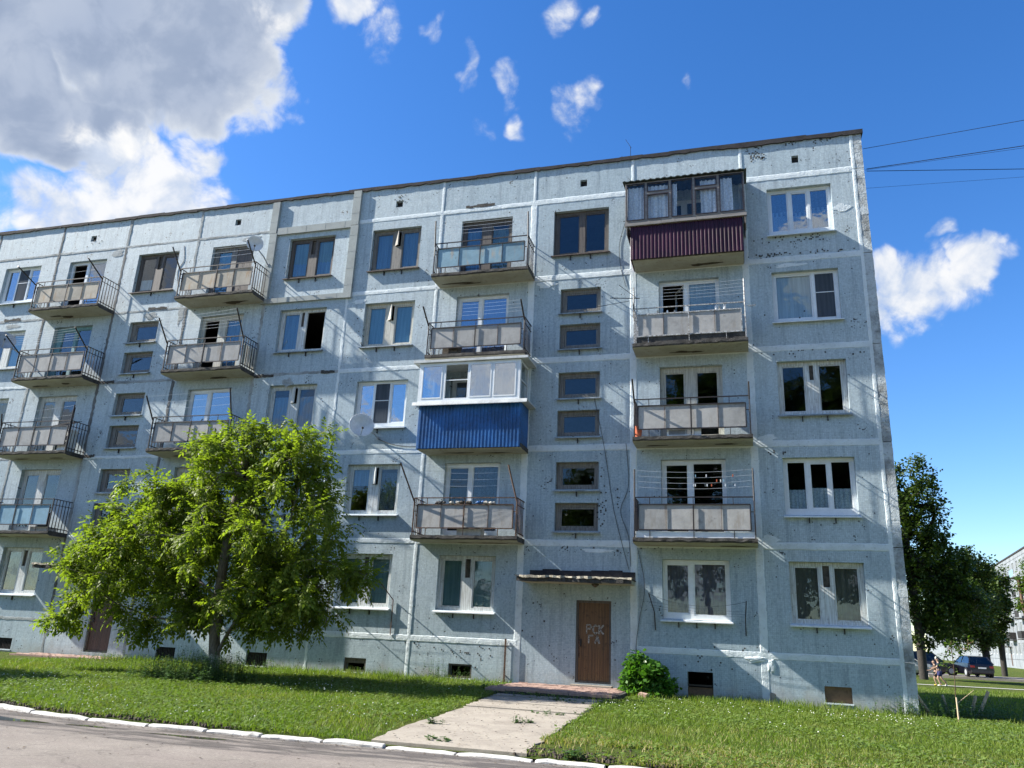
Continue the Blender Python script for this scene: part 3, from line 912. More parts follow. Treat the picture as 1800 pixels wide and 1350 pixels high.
def window(op, fr, lights, sill=None, hooks=2, y=.13, curtains=(), t=.055, depth=.07, extra=None, sash=.035, label=None, parent=None, glass=None):
    """op: opening in the wall. lights: (u0,u1,v0,v1[,kind]) in fractions of the opening. curtains: (light, mat, v0, v1, folds)"""
    x0, x1, z0, z1 = op
    W, Hh = x1 - x0, z1 - z0
    g = .004
    rects = []
    for L in lights:
        rects.append((x0 + W * L[0], x0 + W * L[1], z0 + Hh * L[2], z0 + Hh * L[3]))
    mb = MB()
    plate(mb, x0 + g, x1 - g, z0 + g, z1 - g, y, y + depth, rects)
    wdw = mb.build('window', fr, parent or building)
    if label: wdw['label'] = label
    for L, r in zip(lights, rects):
        kind = L[4] if len(L) > 4 else 'pane'
        if kind in ('pane', 'screen'):
            mb = MB()
            s = sash
            plate(mb, r[0] + .002, r[1] - .002, r[2] + .002, r[3] - .002, y + .016, y + .056, [(r[0] + s, r[1] - s, r[2] + s, r[3] - s)])
            mb.build('sash', fr, wdw)
            mb = MB(); mb.box(r[0] + s - .008, r[1] - s + .008, y + .034, y + .039, r[2] + s - .008, r[3] - s + .008)
            mb.build('pane', M[glass or ('glass_new' if fr is M['white_pvc'] else 'glass')], wdw)
            if kind == 'screen':
                mb = MB(); mb.box(r[0] + .01, r[1] - .01, y - .006, y - .002, r[2] + .01, r[3] - .01)
                mb.build('fly_screen', M['flyscreen'], wdw)
                mb = MB(); zz = r[2] + (r[3] - r[2]) * .56; mb.box(r[0], r[1], y - .014, y - .007, zz, zz + .022)
                mb.build('screen_rail', fr, wdw)
        elif kind == 'vent':
            mb = MB(); mb.box(r[0] + .01, r[1] - .01, y + .04, y + .055, r[2] + .004, r[3] - .004)
            mb.build('vent_flap', M['junk_dark'], wdw)
        elif kind == 'flap':         # the narrow vent casement, left ajar
            mb = MB(); w2 = r[1] - r[0] - .01
            mb.box(0, w2, -.02, .02, r[2] + .004, r[3] - .004)
            mb.build('vent_flap', fr, wdw, (r[0] + .005, y + .01, 0), (0, 0, R(-38)))
        elif kind == 'open':         # casement swung inwards
            s = .045; w2 = r[1] - r[0]; h2 = r[3] - r[2]
            mb = MB(); plate(mb, -w2, 0, 0, h2, -.02, .02, [(-w2 + s, -s, s, h2 - s)])
            c = mb.build('sash', fr, wdw, (r[1], y + .06, r[2]), (0, 0, R(-62)))
            mb = MB(); mb.box(-w2 + s - .008, -s + .008, -.003, .003, s - .008, h2 - s + .008)
            mb.build('pane', M['glass'], wdw, (r[1], y + .06, r[2]), (0, 0, R(-62)))
    for li, m, v0, v1, folds in curtains:
        r = rects[li] if li is not None else (x0 + .03, x1 - .03, z0 + .02, z1 - .02)
        h = r[3] - r[2]
        curtain(wdw, r[0] - .01, r[1] + .01, r[2] + h * v0, r[2] + h * v1, y + .075, M[m], folds, 'curtain' if folds else 'blind')
    if sill is not None:
        mb = MB(); a, b = x0 - .05, x1 + .05
        zt, zb = z0 + .012, z0 - .045
        mb.add([(a, -.11, zb), (b, -.11, zb), (b, y - .002, zt), (a, y - .002, zt), (a, -.11, zb - .03), (b, -.11, zb - .03), (b, y - .002, zt - .02), (a, y - .002, zt - .02)],
               [(0, 1, 2, 3), (4, 5, 1, 0), (7, 6, 5, 4), (0, 3, 7, 4), (1, 5, 6, 2)])
        mb.build('sill', M[sill], wdw)
        for k in range(hooks):
            xx = x0 + W * ((k + .9) / (hooks + .8)) if hooks > 1 else x0 + W * .5
            mb = MB(); mb.box(xx - .012, xx + .012, -.05, -.001, z0 - .21, z0 - .08); mb.box(xx - .012, xx + .012, -.09, -.051, z0 - .095, z0 - .08)
            mb.build('sill_hook', M['iron'], wdw)
    return wdw


def O(c, n, k=0): return OPEN[(c, n)][k]


WOOD2 = [(.065, .405, .06, .93), (.595, .935, .06, .93), (.455, .545, .60, .945, 'vent')]
WOODF = [(.065, .405, .06, .93), (.595, .935, .06, .93), (.455, .565, .60, .945, 'flap')]
WOODO = [(.065, .405, .06, .93), (.56, .935, .06, .93, 'open'), (.44, .50, .60, .945, 'vent')]
PVC3 = [(.05, .325, .10, .95), (.375, .625, .12, .92), (.665, .95, .10, .95)]
PVC3S = [(.05, .325, .10, .95), (.355, .63, .10, .95, 'screen'), (.665, .95, .10, .95)]
PVC2 = [(.05, .60, .07, .955), (.65, .95, .07, .94)]
PVC2S = [(.05, .60, .07, .955), (.65, .93, .07, .94, 'screen')]
BALC = [(.06, .42, .05, .95), (.485, .955, .05, .965)]
BALW = [(.07, .40, .05, .93), (.58, .93, .05, .93)]
mw = M['white_pvc']; ww = M['white_wood']; cw_ = M['cream_wood']; bw = M['brown_wood']; gw = M['grey_wood']
# the column by the corner
window(O(2, 5), mw, PVC3, 'sill_white', 0, glass='glass_new', curtains=[(0, 'dark_lace', .42, 1, .012), (1, 'dark_lace', .40, 1, .012), (2, 'dark_lace', .5, 1, .012), (0, 'net', 0, .52, .02), (1, 'net', 0, .48, .02), (2, 'net', 0, .56, .02)])
window(O(2, 4), mw, PVC2S, 'sill_white', 0, glass='glass', curtains=[(0, 'white_blind', 0, 1, 0)])
window(O(2, 3), ww, WOOD2[:2] + [(.47, .53, .65, .93, 'vent')], 'sill', 2)
window(O(2, 2), mw, PVC3, 'sill_white', 2, glass='glass', curtains=[(0, 'lace', 0, .42, .02), (1, 'lace', 0, .46, .02), (2, 'lace', 0, .44, .02)])
window(O(2, 1), ww, WOOD2, 'sill_white', 2, curtains=[(0, 'bamboo', 0, 1, .006), (1, 'bamboo', 0, 1, .006)])
# balcony column right of the stairs
window(O(1, 5), mw, BALC, None, curtains=[(1, 'net', 0, 1, .02)])
window(O(1, 4), mw, [(.06, .42, .05, .95, 'open'), (.485, .955, .05, .965)], None, curtains=[(1, 'white_blind', .0, 1, 0)], glass='glass')
window(O(1, 3), cw_, BALW, None)
window(O(1, 2), mw, BALC, None, glass='glass')
window(O(1, 1), mw, glass='glass', sill='sill_white', hooks=3, lights=[(.05, .40, .09, .93), (.46, .95, .07, .95)], curtains=[(0, 'pink_curtain', 0, 1, .02), (1, 'pink_curtain', 0, 1, .024)])
# stairs
window(O(0, 5), bw, [(.075, .46, .06, .93), (.56, .93, .06, .93)], 'sill_brown', 2)
for n in range(2, 5):
    for k in (0, 1):
        window(O(0, n, k), gw, [(.10, .92, .13, .86)], 'sill', 1, sash=.05)
        window(O(-5, n, k), gw, [(.16, .92, .12, .86)], 'sill', 1, sash=.05)
# balcony column left of the stairs
window(O(-1, 5), bw, BALW, None, curtains=[(0, 'blue_curtain', 0, .92, .02), (1, 'green_net', .1, .9, .01)])
window(O(-1, 4), mw, BALC, None, curtains=[(0, 'purple_curtain', 0, 1, .014), (1, 'purple_curtain', 0, 1, .02)])
window(O(-1, 3), mw, BALC, None)
window(O(-1, 2), mw, BALC, None, glass='glass', curtains=[(1, 'dark_lace', 0, 1, .008)])
window(O(-1, 1), ww, WOOD2, 'sill_white', 2, curtains=[(0, 'teal_blind', 0, 1, 0), (1, 'teal_blind', 0, 1, 0)])
# window column left of that
window(O(-2, 5), gw, WOODF, 'sill_brown', 2, curtains=[(0, 'blue_curtain', 0, 1, .016), (1, 'blue_curtain', 0, 1, .016)])
window(O(-2, 4), cw_, WOODF, 'sill', 2, curtains=[(0, 'skyblue_blind', 0, 1, 0), (1, 'skyblue_blind', 0, 1, 0)])
window(O(-2, 3), mw, PVC3S, 'sill_white', 1, glass='glass_mirror')
window(O(-2, 2), ww, WOODF, 'sill_white', 2, curtains=[(0, 'blue_curtain', .6, 1, .01), (1, 'dark_lace', 0, .9, .01)])
window(O(-2, 1), ww, WOOD2, 'sill_white', 2, curtains=[(0, 'teal_blind', 0, 1, 0), (1, 'teal_blind', 0, 1, 0)])
window(O(-3, 5), bw, WOOD2, 'sill_brown', 2, curtains=[(0, 'teal_blind', .38, 1, 0), (1, 'teal_blind', .38, 1, 0), (0, 'blue_curtain', 0, .4, .014), (1, 'blue_curtain', 0, .4, .014)])
window(O(-3, 4), ww, WOODO, 'sill', 2, curtains=[(0, 'blue_curtain', 0, 1, .01)])
window(O(-3, 3), ww, WOODF, 'sill', 2, curtains=[(0, 'blue_curtain', 0, .8, .012), (1, 'blue_curtain', 0, .8, .012)])
window(O(-3, 2), ww, WOOD2, 'sill', 2, curtains=[(0, 'net', 0, 1, .012)])
window(O(-3, 1), ww, WOOD2, 'sill', 2, curtains=[(0, 'green_net', 0, 1, .012), (1, 'green_net', 0, 1, .012)])
window(O(-4, 5), gw, [(.10, .44, .03, .93), (.56, .95, .03, .95, 'x')], None, curtains=[(0, 'skyblue_blind', 0, 1, .01)])
window(O(-4, 4), cw_, [(.08, .40, .04, .93, 'open'), (.58, .93, .04, .93)], None, curtains=[(1, 'blue_curtain', 0, 1, .012)])
window(O(-4, 3), mw, BALC, None, curtains=[(0, 'net', 0, 1, .012)])
for n in (1, 2): window(O(-4, n), cw_, BALW if n == 2 else WOOD2, None if n == 2 else 'sill', 2, curtains=[(0, 'net', 0, 1, .01)])
window(O(-5, 5), bw, WOOD2, 'sill_brown', 1, curtains=[(0, 'net', 0, .35, .01)])
window(O(-6, 5), mw, [(.06, .42, .05, .95, 'open'), (.485, .955, .05, .965)], None)
window(O(-6, 4), M['teal_wood'], [(.17, .50, .04, .93), (.57, .95, .04, .95)], None)
window(O(-6, 3), ww, BALW, None, curtains=[(0, 'green_net', 0, 1, .01)])
window(O(-6, 2), ww, BALW, None)
window(O(-6, 1), ww, WOOD2, 'sill_white', 1, curtains=[(0, 'green_net', 0, 1, .012), (1, 'green_net', 0, 1, .012)])
window(O(-7, 5), mw, PVC3S, 'sill_white', 1)
window(O(-7, 4), ww, WOOD2, 'sill', 1, curtains=[(1, 'skyblue_blind', 0, 1, 0)])
window(O(-7, 3), ww, WOOD2, 'sill', 1, curtains=[(1, 'teal_blind', 0, 1, 0)])
for n in (1, 2): window(O(-7, n), ww, WOOD2, 'sill', 1, curtains=[(1, 'green_net', 0, 1, .01)])
# dark boarding in the top left balcony door
x0, x1, z0, z1 = O(-4, 5)
bx = MB()
pr = (x0 + (x1 - x0) * .56, x0 + (x1 - x0) * .95, z0 + .1, z1 - .12)
k = pr[0]
while k < pr[1] - .01:
    bx = MB(); bx.box(k + .003, min(k + .11, pr[1]) - .003, .15 + prng.uniform(-.004, .004), .19, pr[2], pr[3]); bx.build('boarding_plank', M['brown_wood'], building)
    k += .11

# ---- cellar openings
for c, hdl in CELL.items():
    x0, x1, z0, z1 = hdl
    if c == 2:
        mb = MB(); mb.box(x0 + .004, x1 - .004, .06, .08, z0 + .004, z1 - .004); o = mb.build('cellar_hatch', M['board'], building); o['label'] = 'brown board closing the cellar opening by the corner'
    elif c == 1:
        mb = MB(); mb.box(x0 + .004, x1 - .004, .10, .12, z0 + .004, z0 + .30); mb.build('cellar_hatch', M['board'], building)
        mb = MB(); mb.box(x0 + .004, x1 - .004, .05, .07, z0 + .33, z0 + .37); mb.build('cellar_bar', M['iron'], building)
    elif c in (-1, -2):
        mb = MB(); plate(mb, x0 + .003, x1 - .003, z0 + .003, z1 - .003, .03, .10, [(x0 + .05, x1 - .05, z0 + .05, z1 - .05)])
        if c == -2: mb.box(x0 + .05, x1 - .05, .05, .07, z1 - .14, z1 - .05)
        mb.build('cellar_frame', M['brown_wood'], building)
    else:
        mb = MB(); mb.box(x0 + .003, x1 - .003, .07, .09, z0 + .003, z1 - .003)
        k = x0 + .05
        while k < x1 - .03:
            mb.box(k, k + .018, .045, .069, z0 + .004, z1 - .004); k += .06
        mb.build('cellar_grille', M['grille'], building)
    mb = MB(); mb.box(x0 - .02, x1 + .02, -.03, .03, z0 - .035, z0 - .002); mb.build('cellar_sill', M['mortar_white'], building)
for c, (a, b) in VENT.items():
    mb = MB(); mb.box(a - .02, b + .02, .12, .16, 15.50, 15.78); mb.build('vent_backing', M['grille'], building)

# ---- entrance doors and canopies
def entrance(x0, x1, z0, z1, m, sunny):
    mb = MB(); plate(mb, x0 + .003, x1 - .003, z0 + .003, z1 - .003, .05, .14, [(x0 + .06, x1 - .06, z0 + .05, z1 - .06)])
    fr = mb.build('door_frame', M['brown_wood'], building)
    mb = MB(); mb.box(x0 + .062, x1 - .062, .085, .12, z0 + .052, z1 - .062)
    d = mb.build('door', m, building)
    k = x0 + .064
    while k < x1 - .075:
        w_ = min(.052, x1 - .064 - k)
        mb = MB(); mb.box(k + .002, k + w_ - .002, .076 + prng.uniform(-.002, .002), .0845, z0 + .055, z1 - .065); mb.build('batten', m, d)
        k += .052
    mb = MB(); mb.lathe([(.022, .07), (.02, .03), (.012, .03)], 10, (x0 + .13, .0, z0 + 1.02), 'y'); mb.box(x0 + .11, x0 + .15, .062, .0755, z0 + .90, z0 + 1.10); mb.box(x0 + .12, x0 + .14, .02, .03, z0 + .9, z0 + 1.03)
    mb.build('door_handle', M['iron'], d)
    mb = MB(); mb.box(x0 + .066, x0 + .105, .066, .0755, z0 + .62, z0 + 1.25); mb.build('lock_plate', M['iron_rust'], d)
    return d
door = entrance(1.61, 2.56, .70, 2.79, M['door_wood'], 1)
entrance(-14.29, -13.35, .70, 2.79, M['door_dark'], 0)
# chalked letters on the door: strokes in door coordinates (metres from lower left of the word)
STROKE = {'Р': [[(0, 0), (0, 1)], [(0, 1), (.5, 1), (.62, .8), (.5, .56), (0, .55)]],
          'С': [[(.62, .85), (.35, 1), (.05, .75), (.03, .3), (.3, 0), (.62, .12)]],
          'К': [[(0, 0), (0, 1)], [(.6, 1), (.05, .5), (.6, 0)]],
          'Г': [[(0, 0), (0, 1), (.6, 1)]], 'А': [[(0, 0), (.3, 1), (.6, 0)], [(.12, .35), (.48, .35)]]}
mb = MB()
for wtxt, xx, zz, hh in (('РСК', 1.89, 1.94, .22), ('ГА', 1.95, 1.70, .19)):
    for ch in wtxt:
        for st in STROKE[ch]:
            for a, b in zip(st[:-1], st[1:]):
                p, q = Vector((xx + a[0] * .19, .0725, zz + a[1] * hh)), Vector((xx + b[0] * .19, .0725, zz + b[1] * hh))
                d = (q - p).normalized(); nrm = Vector((-d.z, 0, d.x)) * prng.uniform(.014, .026)
                p -= d * .008; q += d * .008
                mb.add([tuple(p - nrm), tuple(q - nrm), tuple(q + nrm), tuple(p + nrm)], [(0, 1, 2, 3)])
        xx += .17
mb.build('chalk_letters', M['chalk'], door)


def canopy(x0, x1, z, dpt, name='canopy'):
    mb = MB()
    n = 16
    for i in range(n):
        a, b = x0 + (x1 - x0) * i / n, x0 + (x1 - x0) * (i + 1) / n
        j1 = prng.uniform(-.02, .02)
        mb.mi = 1
        mb.box(a, b, -dpt + prng.uniform(-.03, .03), -dpt + .12, z + .0 + j1 * .4, z + .13 + j1)
        mb.mi = 0
    mb.box(x0 + .03, x1 - .03, -dpt + .121, -.003, z + .01, z + .11)
    mb.mi = 1
    mb.box(x0, x1, -dpt + .122, -.004, z + .112, z + .135)
    c = mb.build(name, [M['slab'], M['slab_edge']], building)
    x = x0 + .12
    while x < x1 - .05:
        L = prng.uniform(.3, .6)
        mb = MB(); t_ = prng.uniform(.0, .03)
        mb.box(x, min(x + L, x1 - .02), -.035 - t_, -.003, z + .14, z + .38 + prng.uniform(-.03, .03)); mb.build('felt_upstand', M['felt'], c)
        x += L + .003
    mb = MB()
    v = []; f = []
    n = 30
    for i in range(n + 1):
        xx = x0 - .02 + (x1 - x0 + .04) * i / n; jj = prng.uniform(-.03, .03)
        v += [(xx, -dpt - .04 + jj, z + .10 + prng.uniform(-.02, .02)), (xx, -dpt - .03 + jj, z + .152 + prng.uniform(-.01, .012)), (xx, -dpt + .25, z + .16), (xx, -dpt + .25, z + .14)]
    for i in range(n):
        for k in range(4): f.append((i * 4 + k, (i + 1) * 4 + k, (i + 1) * 4 + (k + 1) % 4, i * 4 + (k + 1) % 4))
    mb.add(v, f); mb.build('canopy_edge_felt', M['canopy_edge'], c)
    return c
M['canopy_edge'] = concrete('crumbling_canopy_edge', (.46, .42, .33), (.14, .12, .09), (.05, .045, .04), 9, .8)
canopy(.18, 3.22, 3.19, 1.0)
mb = MB(); mb.lathe([(.10, 0), (.10, -.03), (.05, -.07), (.02, -.09)], 12, (2.22, -.55, 3.19)); mb.build('canopy_lamp', M['junk_dark'], building)
canopy(-16.0, -12.9, 3.19, 1.0)
M['spall'] = concrete('damp_spalled_concrete', (.085, .07, .045), (.04, .033, .022), (.13, .10, .06), 6, .9)

# ------------------------------------------------------------------ balconies
def slab(x0, x1, h, d=.82, name='balcony', rough=1.0):
    mb = MB()
    n = 22; zb, zt = h - .055, h + .085
    v = []; f = []
    for i in range(n + 1):
        x = x0 + (x1 - x0) * i / n
        j = prng.uniform(-.03, .012) * rough; k = prng.uniform(-.022, .022) * rough
        v += [(x, -.002, zb), (x, -d + .10, zb - .004), (x, -d + .03 + j * .4, zb + .022 + k * .3), (x, -d - j * .3, zb + .06 + k), (x, -d + .006, zt + k * .4), (x, -.002, zt)]
    for i in range(n):
        for k in range(5):
            f.append((i * 6 + k, (i + 1) * 6 + k, (i + 1) * 6 + k + 1, i * 6 + k + 1))
    f.append(tuple(range(5, -1, -1))); f.append(tuple(n * 6 + k for k in range(6)))
    mb.add(v, f)
    mb.m = [0 if q[0] % 6 in (0, 1) and len(q) == 4 else 1 for q in mb.f]
    o = mb.build(name, [M['slab'], M['slab_edge']], building)
    for q in range(prng.choice((1, 2, 2, 3))):       # spalled hollows on the underside
        cx, cy, a_, b_ = prng.uniform(x0 + .5, x1 - .5), prng.uniform(-.35, -.12), prng.uniform(.15, .55), prng.uniform(.05, .12)
        k_ = 12
        vs = [(cx, cy, zb - .0075)] + [(cx + a_ * math.cos(6.283 * i / k_) * prng.uniform(.6, 1.2), cy + b_ * math.sin(6.283 * i / k_) * prng.uniform(.6, 1.2), zb - .0055) for i in range(k_)]
        MB().add(vs, [(0, (i + 1) % k_ + 1, i + 1) for i in range(k_)]).build('spalled_patch', M['spall'], o)
    return o


def balcony(x0, x1, h, sheetm, iron='iron', poles=((-.55, .5), (-.55, .5)), lines=4, label=None, sheets=(0, 1, 2, 3), mid=True, sag=.03, tilt=0, side_sheet=False):
    b = slab(x0, x1, h)
    if label: b['label'] = label
    mi = M[iron]
    yf = -.785; zt = h + .085
    xa, xb = x0 + .05, x1 - .05
    r = .0135
    mb = MB()
    top, p1, p0 = zt + 1.05, zt + .86, zt + .20
    for x in (xa, xb):                                   # corner posts
        mb.box(x - .016, x + .016, yf - .016, yf + .016, zt - .06, top)
    mb.box(xa, xb, yf - .014, yf + .014, top - .014, top + .014)
    for z, s in ((p1, .015), (p0, .015)): mb.box(xa + .10, xb - .10, yf - .011, yf + .011, z - s, z + s)
    for x in (xa + .10, xb - .10): mb.box(x - .014, x + .014, yf - .012, yf + .012, p0, p1)
    L = xb - xa
    for t in (.13, .5, .83):
        x = xa + L * t
        mb.box(x - .009, x + .009, yf - .009, yf + .009, p1 + .011, top - .012)
        mb.box(x - .009, x + .009, yf - .009, yf + .009, zt - .06, p0 - .011)
    mb.box(xa + L * .5 - .016, xa + L * .5 + .016, yf - .034, yf - .012, p0, p1)
    mb.box(xa, xa + .1, yf - .008, yf + .008, p1 - .2, p1 - .18); mb.box(xb - .1, xb, yf - .008, yf + .008, p1 - .2, p1 - .18)
    fr = mb.build('railing', mi, b)
    for x in (xa, xb):                                   # side grilles
        mb = MB()
        for z in (top, zt + .10): mb.box(x - .011, x + .011, yf + .017, -.004, z - .012, z + .012)
        mb.box(x - .009, x + .009, yf + .017, -.004, p1 - .009, p1 + .009)
        for k in range(1, 6):
            y = yf + (-yf) * k / 6
            mb.box(x - .0095, x + .0095, y - .0095, y + .0095, zt - .04, top - .012)
        mb.build('side_grille', mi, b)
        if side_sheet:
            mb = MB(); mb.box(x - .022 if x == xa else x + .012, x - .012 if x == xa else x + .022, yf + .05, -.1, p0, p1); mb.build('side_sheet', M[sheetm], b)
    k = 4; a0, a1 = xa + .115, xb - .115
    for i in sheets:
        xs = a0 + (a1 - a0) * i / k; xe = a0 + (a1 - a0) * (i + 1) / k
        dz = prng.uniform(-.012, .012); ty = prng.uniform(-.006, .006)
        mb = MB()
        c = prng.uniform(.0, .03)
        mb.add([(xs + .004, yf + .013 + ty, p0 + .015 + dz), (xe - .004, yf + .013 - ty, p0 + .015 + dz + c * .2), (xe - .004, yf + .013 - ty, p1 - .014 + dz * .4 - c * .3), (xs + .004, yf + .013 + ty, p1 - .014 + dz * .5),
                (xs + .004, yf + .022 + ty, p0 + .015 + dz), (xe - .004, yf + .022 - ty, p0 + .015 + dz + c * .2), (xe - .004, yf + .022 - ty, p1 - .014 + dz * .4 - c * .3), (xs + .004, yf + .022 + ty, p1 - .014 + dz * .5)],
               [(0, 1, 2, 3), (7, 6, 5, 4), (0, 4, 5, 1), (3, 2, 6, 7), (0, 3, 7, 4), (1, 5, 6, 2)])
        mb.build('cladding_sheet', M[sheetm], b)
        mb = MB(); mb.box(xe - .004, xe + .004, yf - .010, yf + .008, p0, p1)
        if i in (0, 2): mb.build('sheet_clip', M['iron_rust'], b)
    tips = []
    for x, pl in ((xa, poles[0]), (xb, poles[1])):
        if pl is None: tips.append(None); continue
        dy, dz = pl[0], pl[1]; dx = pl[2] if len(pl) > 2 else 0
        a = Vector((x, yf - .02, top - .10)); e = Vector((x + dx, yf + dy, top + dz))
        mb = MB(); mb.bar(a, e, .024, 6); mb.bar(a + Vector((0, 0, -.35)), a, .015, 5)
        mb.build('washing_pole', mi, b); tips.append((a, e))
    if lines and all(tips):
        mb = MB()
        for k in range(lines):
            t = .45 + .52 * k / max(1, lines - 1)
            p, q = tips[0][0].lerp(tips[0][1], t), tips[1][0].lerp(tips[1][1], t)
            pts = [p.lerp(q, s / 8) + Vector((0, 0, -4 * sag * (s / 8) * (1 - s / 8))) for s in range(9)]
            mb.path(pts, .0035, 4)
        mb.build('washing_line', M['line'], b)
    return b


# right of the stairs
b14 = balcony(3.24, 6.37, H[3], 'sheet_grey', 'iron_white', ((-.12, .62), (.0, .7)), 5)
b13 = balcony(3.24, 6.37, H[2], 'sheet_grey', 'iron', ((-.45, .45), (-.15, .35)), 0, side_sheet=False)
b12 = balcony(3.24, 6.37, H[1], 'sheet_grey', 'iron', ((-.02, .75), (.02, .75)), 4, sag=.07)
# left of the stairs
b35 = balcony(-3.05, .10, H[4], 'sheet_blue', 'iron', ((-.12, .75), (-.12, .75)), 5)
b34 = balcony(-3.05, .10, H[3], 'sheet_grey', 'iron', ((-.55, .32), (-.5, .35)), 4)
b32 = balcony(-3.05, .10, H[1], 'sheet_grey', 'iron_rust', ((-.42, .95, -.35), (-.15, .9, -.25)), 4, sag=.06)
# beyond the expansion joint
b65 = balcony(-12.60, -9.50, H[4], 'sheet_rust', 'iron', ((-.6, .55), (-.6, .5)), 4)
b64 = balcony(-12.60, -9.50, H[3], 'sheet_grey', 'iron', ((-.6, .6), (-.6, .75)), 6)
b63 = balcony(-12.60, -9.50, H[2], 'sheet_grey', 'iron', ((-.5, .6), (-.3, .8)), 3)
b62 = balcony(-12.60, -9.50, H[1], 'sheet_grey', 'iron', (None, None), 0)
b85 = balcony(-18.98, -15.86, H[4], 'sheet_rust', 'iron', ((-.9, .25), (-.8, .35)), 2)
b84 = balcony(-18.98, -15.86, H[3], 'sheet_grey', 'iron', ((-.7, .35), (-.7, .45)), 6)
b83 = balcony(-18.98, -15.86, H[2], 'sheet_grey', 'iron', ((-.1, .3), (.0, .55)), 2)
b82 = balcony(-18.98, -15.86, H[1], 'sheet_sky', 'iron', (None, None), 0)
# white board along the foot of one railing
mb = MB(); mb.box(3.30, 6.30, -.76, -.745, H[1] + .09, H[1] + .25); mb.build('foot_board', M['white_pvc'], b12)
mb = MB(); mb.box(3.35, 6.3, -.765, -.74, H[3] + .09, H[3] + .27); mb.build('foot_board', M['slab_edge'], b14)
# stripes of laths on one side grille
for i in range(9):
    y = -.70 + i * .08
    mb = MB(); mb.box(-9.575, -9.56, y, y + .05, H[3] + .2, H[3] + .9); mb.build('lath', M['cream_wood'], b64)


def corrugated(name, x0, x1, y, zb, zt, m, parent, pitch=.105, dep=.022, sides=True, top_out=0.0):
    """trapezoid profile sheet round three sides"""
    pts = []
    def run(a, b, fixed, axis, out):
        n = max(1, round(abs(b - a) / pitch)); s = (b - a) / n
        for i in range(n):
            for t, o in ((0, 0), (.30, 0), (.42, 1), (.78, 1), (.90, 0)):
                q = a + s * (i + t)
                pts.append((q, fixed - out * o * dep) if axis == 'x' else (fixed + out * o * dep, q))
    if sides: run(-.01, y, x0, 'y', -1)
    run(x0, x1, y, 'x', 1)
    if sides: run(y, -.01, x1, 'y', 1)
    v = []; f = []
    for p in pts: v += [(p[0], p[1], zb), (p[0], p[1] - top_out, zt)]
    for i in range(len(pts) - 1): f.append((2 * i, 2 * i + 2, 2 * i + 3, 2 * i + 1))
    return MB().add(v, f).build(name, m, parent)


# ---- blue glazed balcony
eb = slab(-3.04, .10, H[2] - .10, .80, 'glazed_balcony', .5)
eb['label'] = 'glazed balcony with blue profiled steel apron and white frames'
corrugated('steel_apron', -3.07, .06, -.83, H[2] - .13, 8.17, M['blue_metal'], eb, .108, .02)
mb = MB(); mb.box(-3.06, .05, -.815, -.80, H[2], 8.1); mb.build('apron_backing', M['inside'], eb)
def sillboard(name, x0, x1, y, z, m, parent, t=.05):
    mb = MB(); mb.box(x0, x1, y, -.004, z, z + t); mb.add([(x0, y - .03, z - .05), (x1, y - .03, z - .05), (x1, y, z + t), (x0, y, z + t), (x0, y - .03, z - .07), (x1, y - .03, z - .07)], [(0, 1, 2, 3), (4, 5, 1, 0)])
    return mb.build(name, m, parent)
sillboard('window_ledge', -3.24, .28, -.99, 8.19, M['ledge'], eb)
zb, zt = 8.25, 9.46
mb = MB()
F0, F1 = -3.12, .03
lights = [(-3.02, -2.37), (-2.27, -1.58), (-1.51, -.84), (-.78, -.09)]
plate(mb, F0, F1, zb, zt, -.92, -.86, [(a, b, zb + .10, zt - .07) for a, b in lights])
mb.build('glazing_frame', mw, eb)
for i, (a, b) in enumerate(lights):
    if i == 1:
        mb = MB(); mb.box(a, b, -.9, -.885, zb + .10 + .55, zb + .10 + .575); mb.build('screen_rail', mw, eb); continue
    mb = MB(); plate(mb, a + .002, b - .002, zb + .102, zt - .072, -.93, -.89, [(a + .035, b - .035, zb + .137, zt - .107)]); mb.build('glazing_sash', mw, eb)
    mb = MB(); mb.box(a + .03, b - .03, -.915, -.91, zb + .13, zt - .10); mb.build('pane', M['glass_mirror'], eb)
for x, nm in ((F0, 'l'), (F1, 'r')):
    mb = MB()
    xa, xb = (x, x + .055) if nm == 'l' else (x - .055, x)
    for y0, y1, z0, z1 in ((-.855, -.80, zb, zt), (-.10, -.02, zb, zt), (-.80, -.10, zb, zb + .09), (-.80, -.10, zt - .07, zt), (-.80, -.10, zb + .62, zb + .65)): mb.box(xa, xb, y0, y1, z0 + .001, z1 - .001)
    mb.build('side_frame', mw, eb)
    mb = MB(); mb.box((xa + xb) / 2 - .003, (xa + xb) / 2 + .003, -.80, -.10, zb + .09, zt - .07); mb.build('pane', M['glass_mirror'], eb)
mb = MB(); mb.box(-3.30, .26, -1.0, -.004, 9.47, 9.545); mb.mi = 0; mb.build('balcony_roof', M['ledge'], eb)
curtain(eb, -1.5, -.1, zb + .1, zt - .1, -.4, M['net'], .015)

# ---- burgundy glazed balcony at the top
ep = slab(3.24, 6.36, H[4], .80, 'glazed_balcony', .6)
ep['label'] = 'glazed balcony with burgundy profiled steel apron and lace curtains'
corrugated('steel_apron', 3.20, 6.36, -.83, H[4] - .02, 13.44, M['purple_metal'], ep, .108, .014)
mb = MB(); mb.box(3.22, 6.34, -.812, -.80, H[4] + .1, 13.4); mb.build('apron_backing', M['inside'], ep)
mb = MB()
for a, b, z0, z1 in ((3.04, 4.1, 13.44, 13.55), (4.105, 5.1, 13.445, 13.555), (5.105, 6.49, 13.44, 13.55)): mb.box(a, b, -.91, -.80, z0, z1)
for x0, x1 in ((3.05, 3.13), (6.40, 6.48)):
    mb.box(x0, x1, -.80, -.006, 13.44, 13.55); mb.box(x0 + .03, x1 - .03, -.90, -.006, 13.20, 13.43)
mb.build('ledge_timber', M['grey_trim'], ep)
zb, zt = 13.56, 14.86
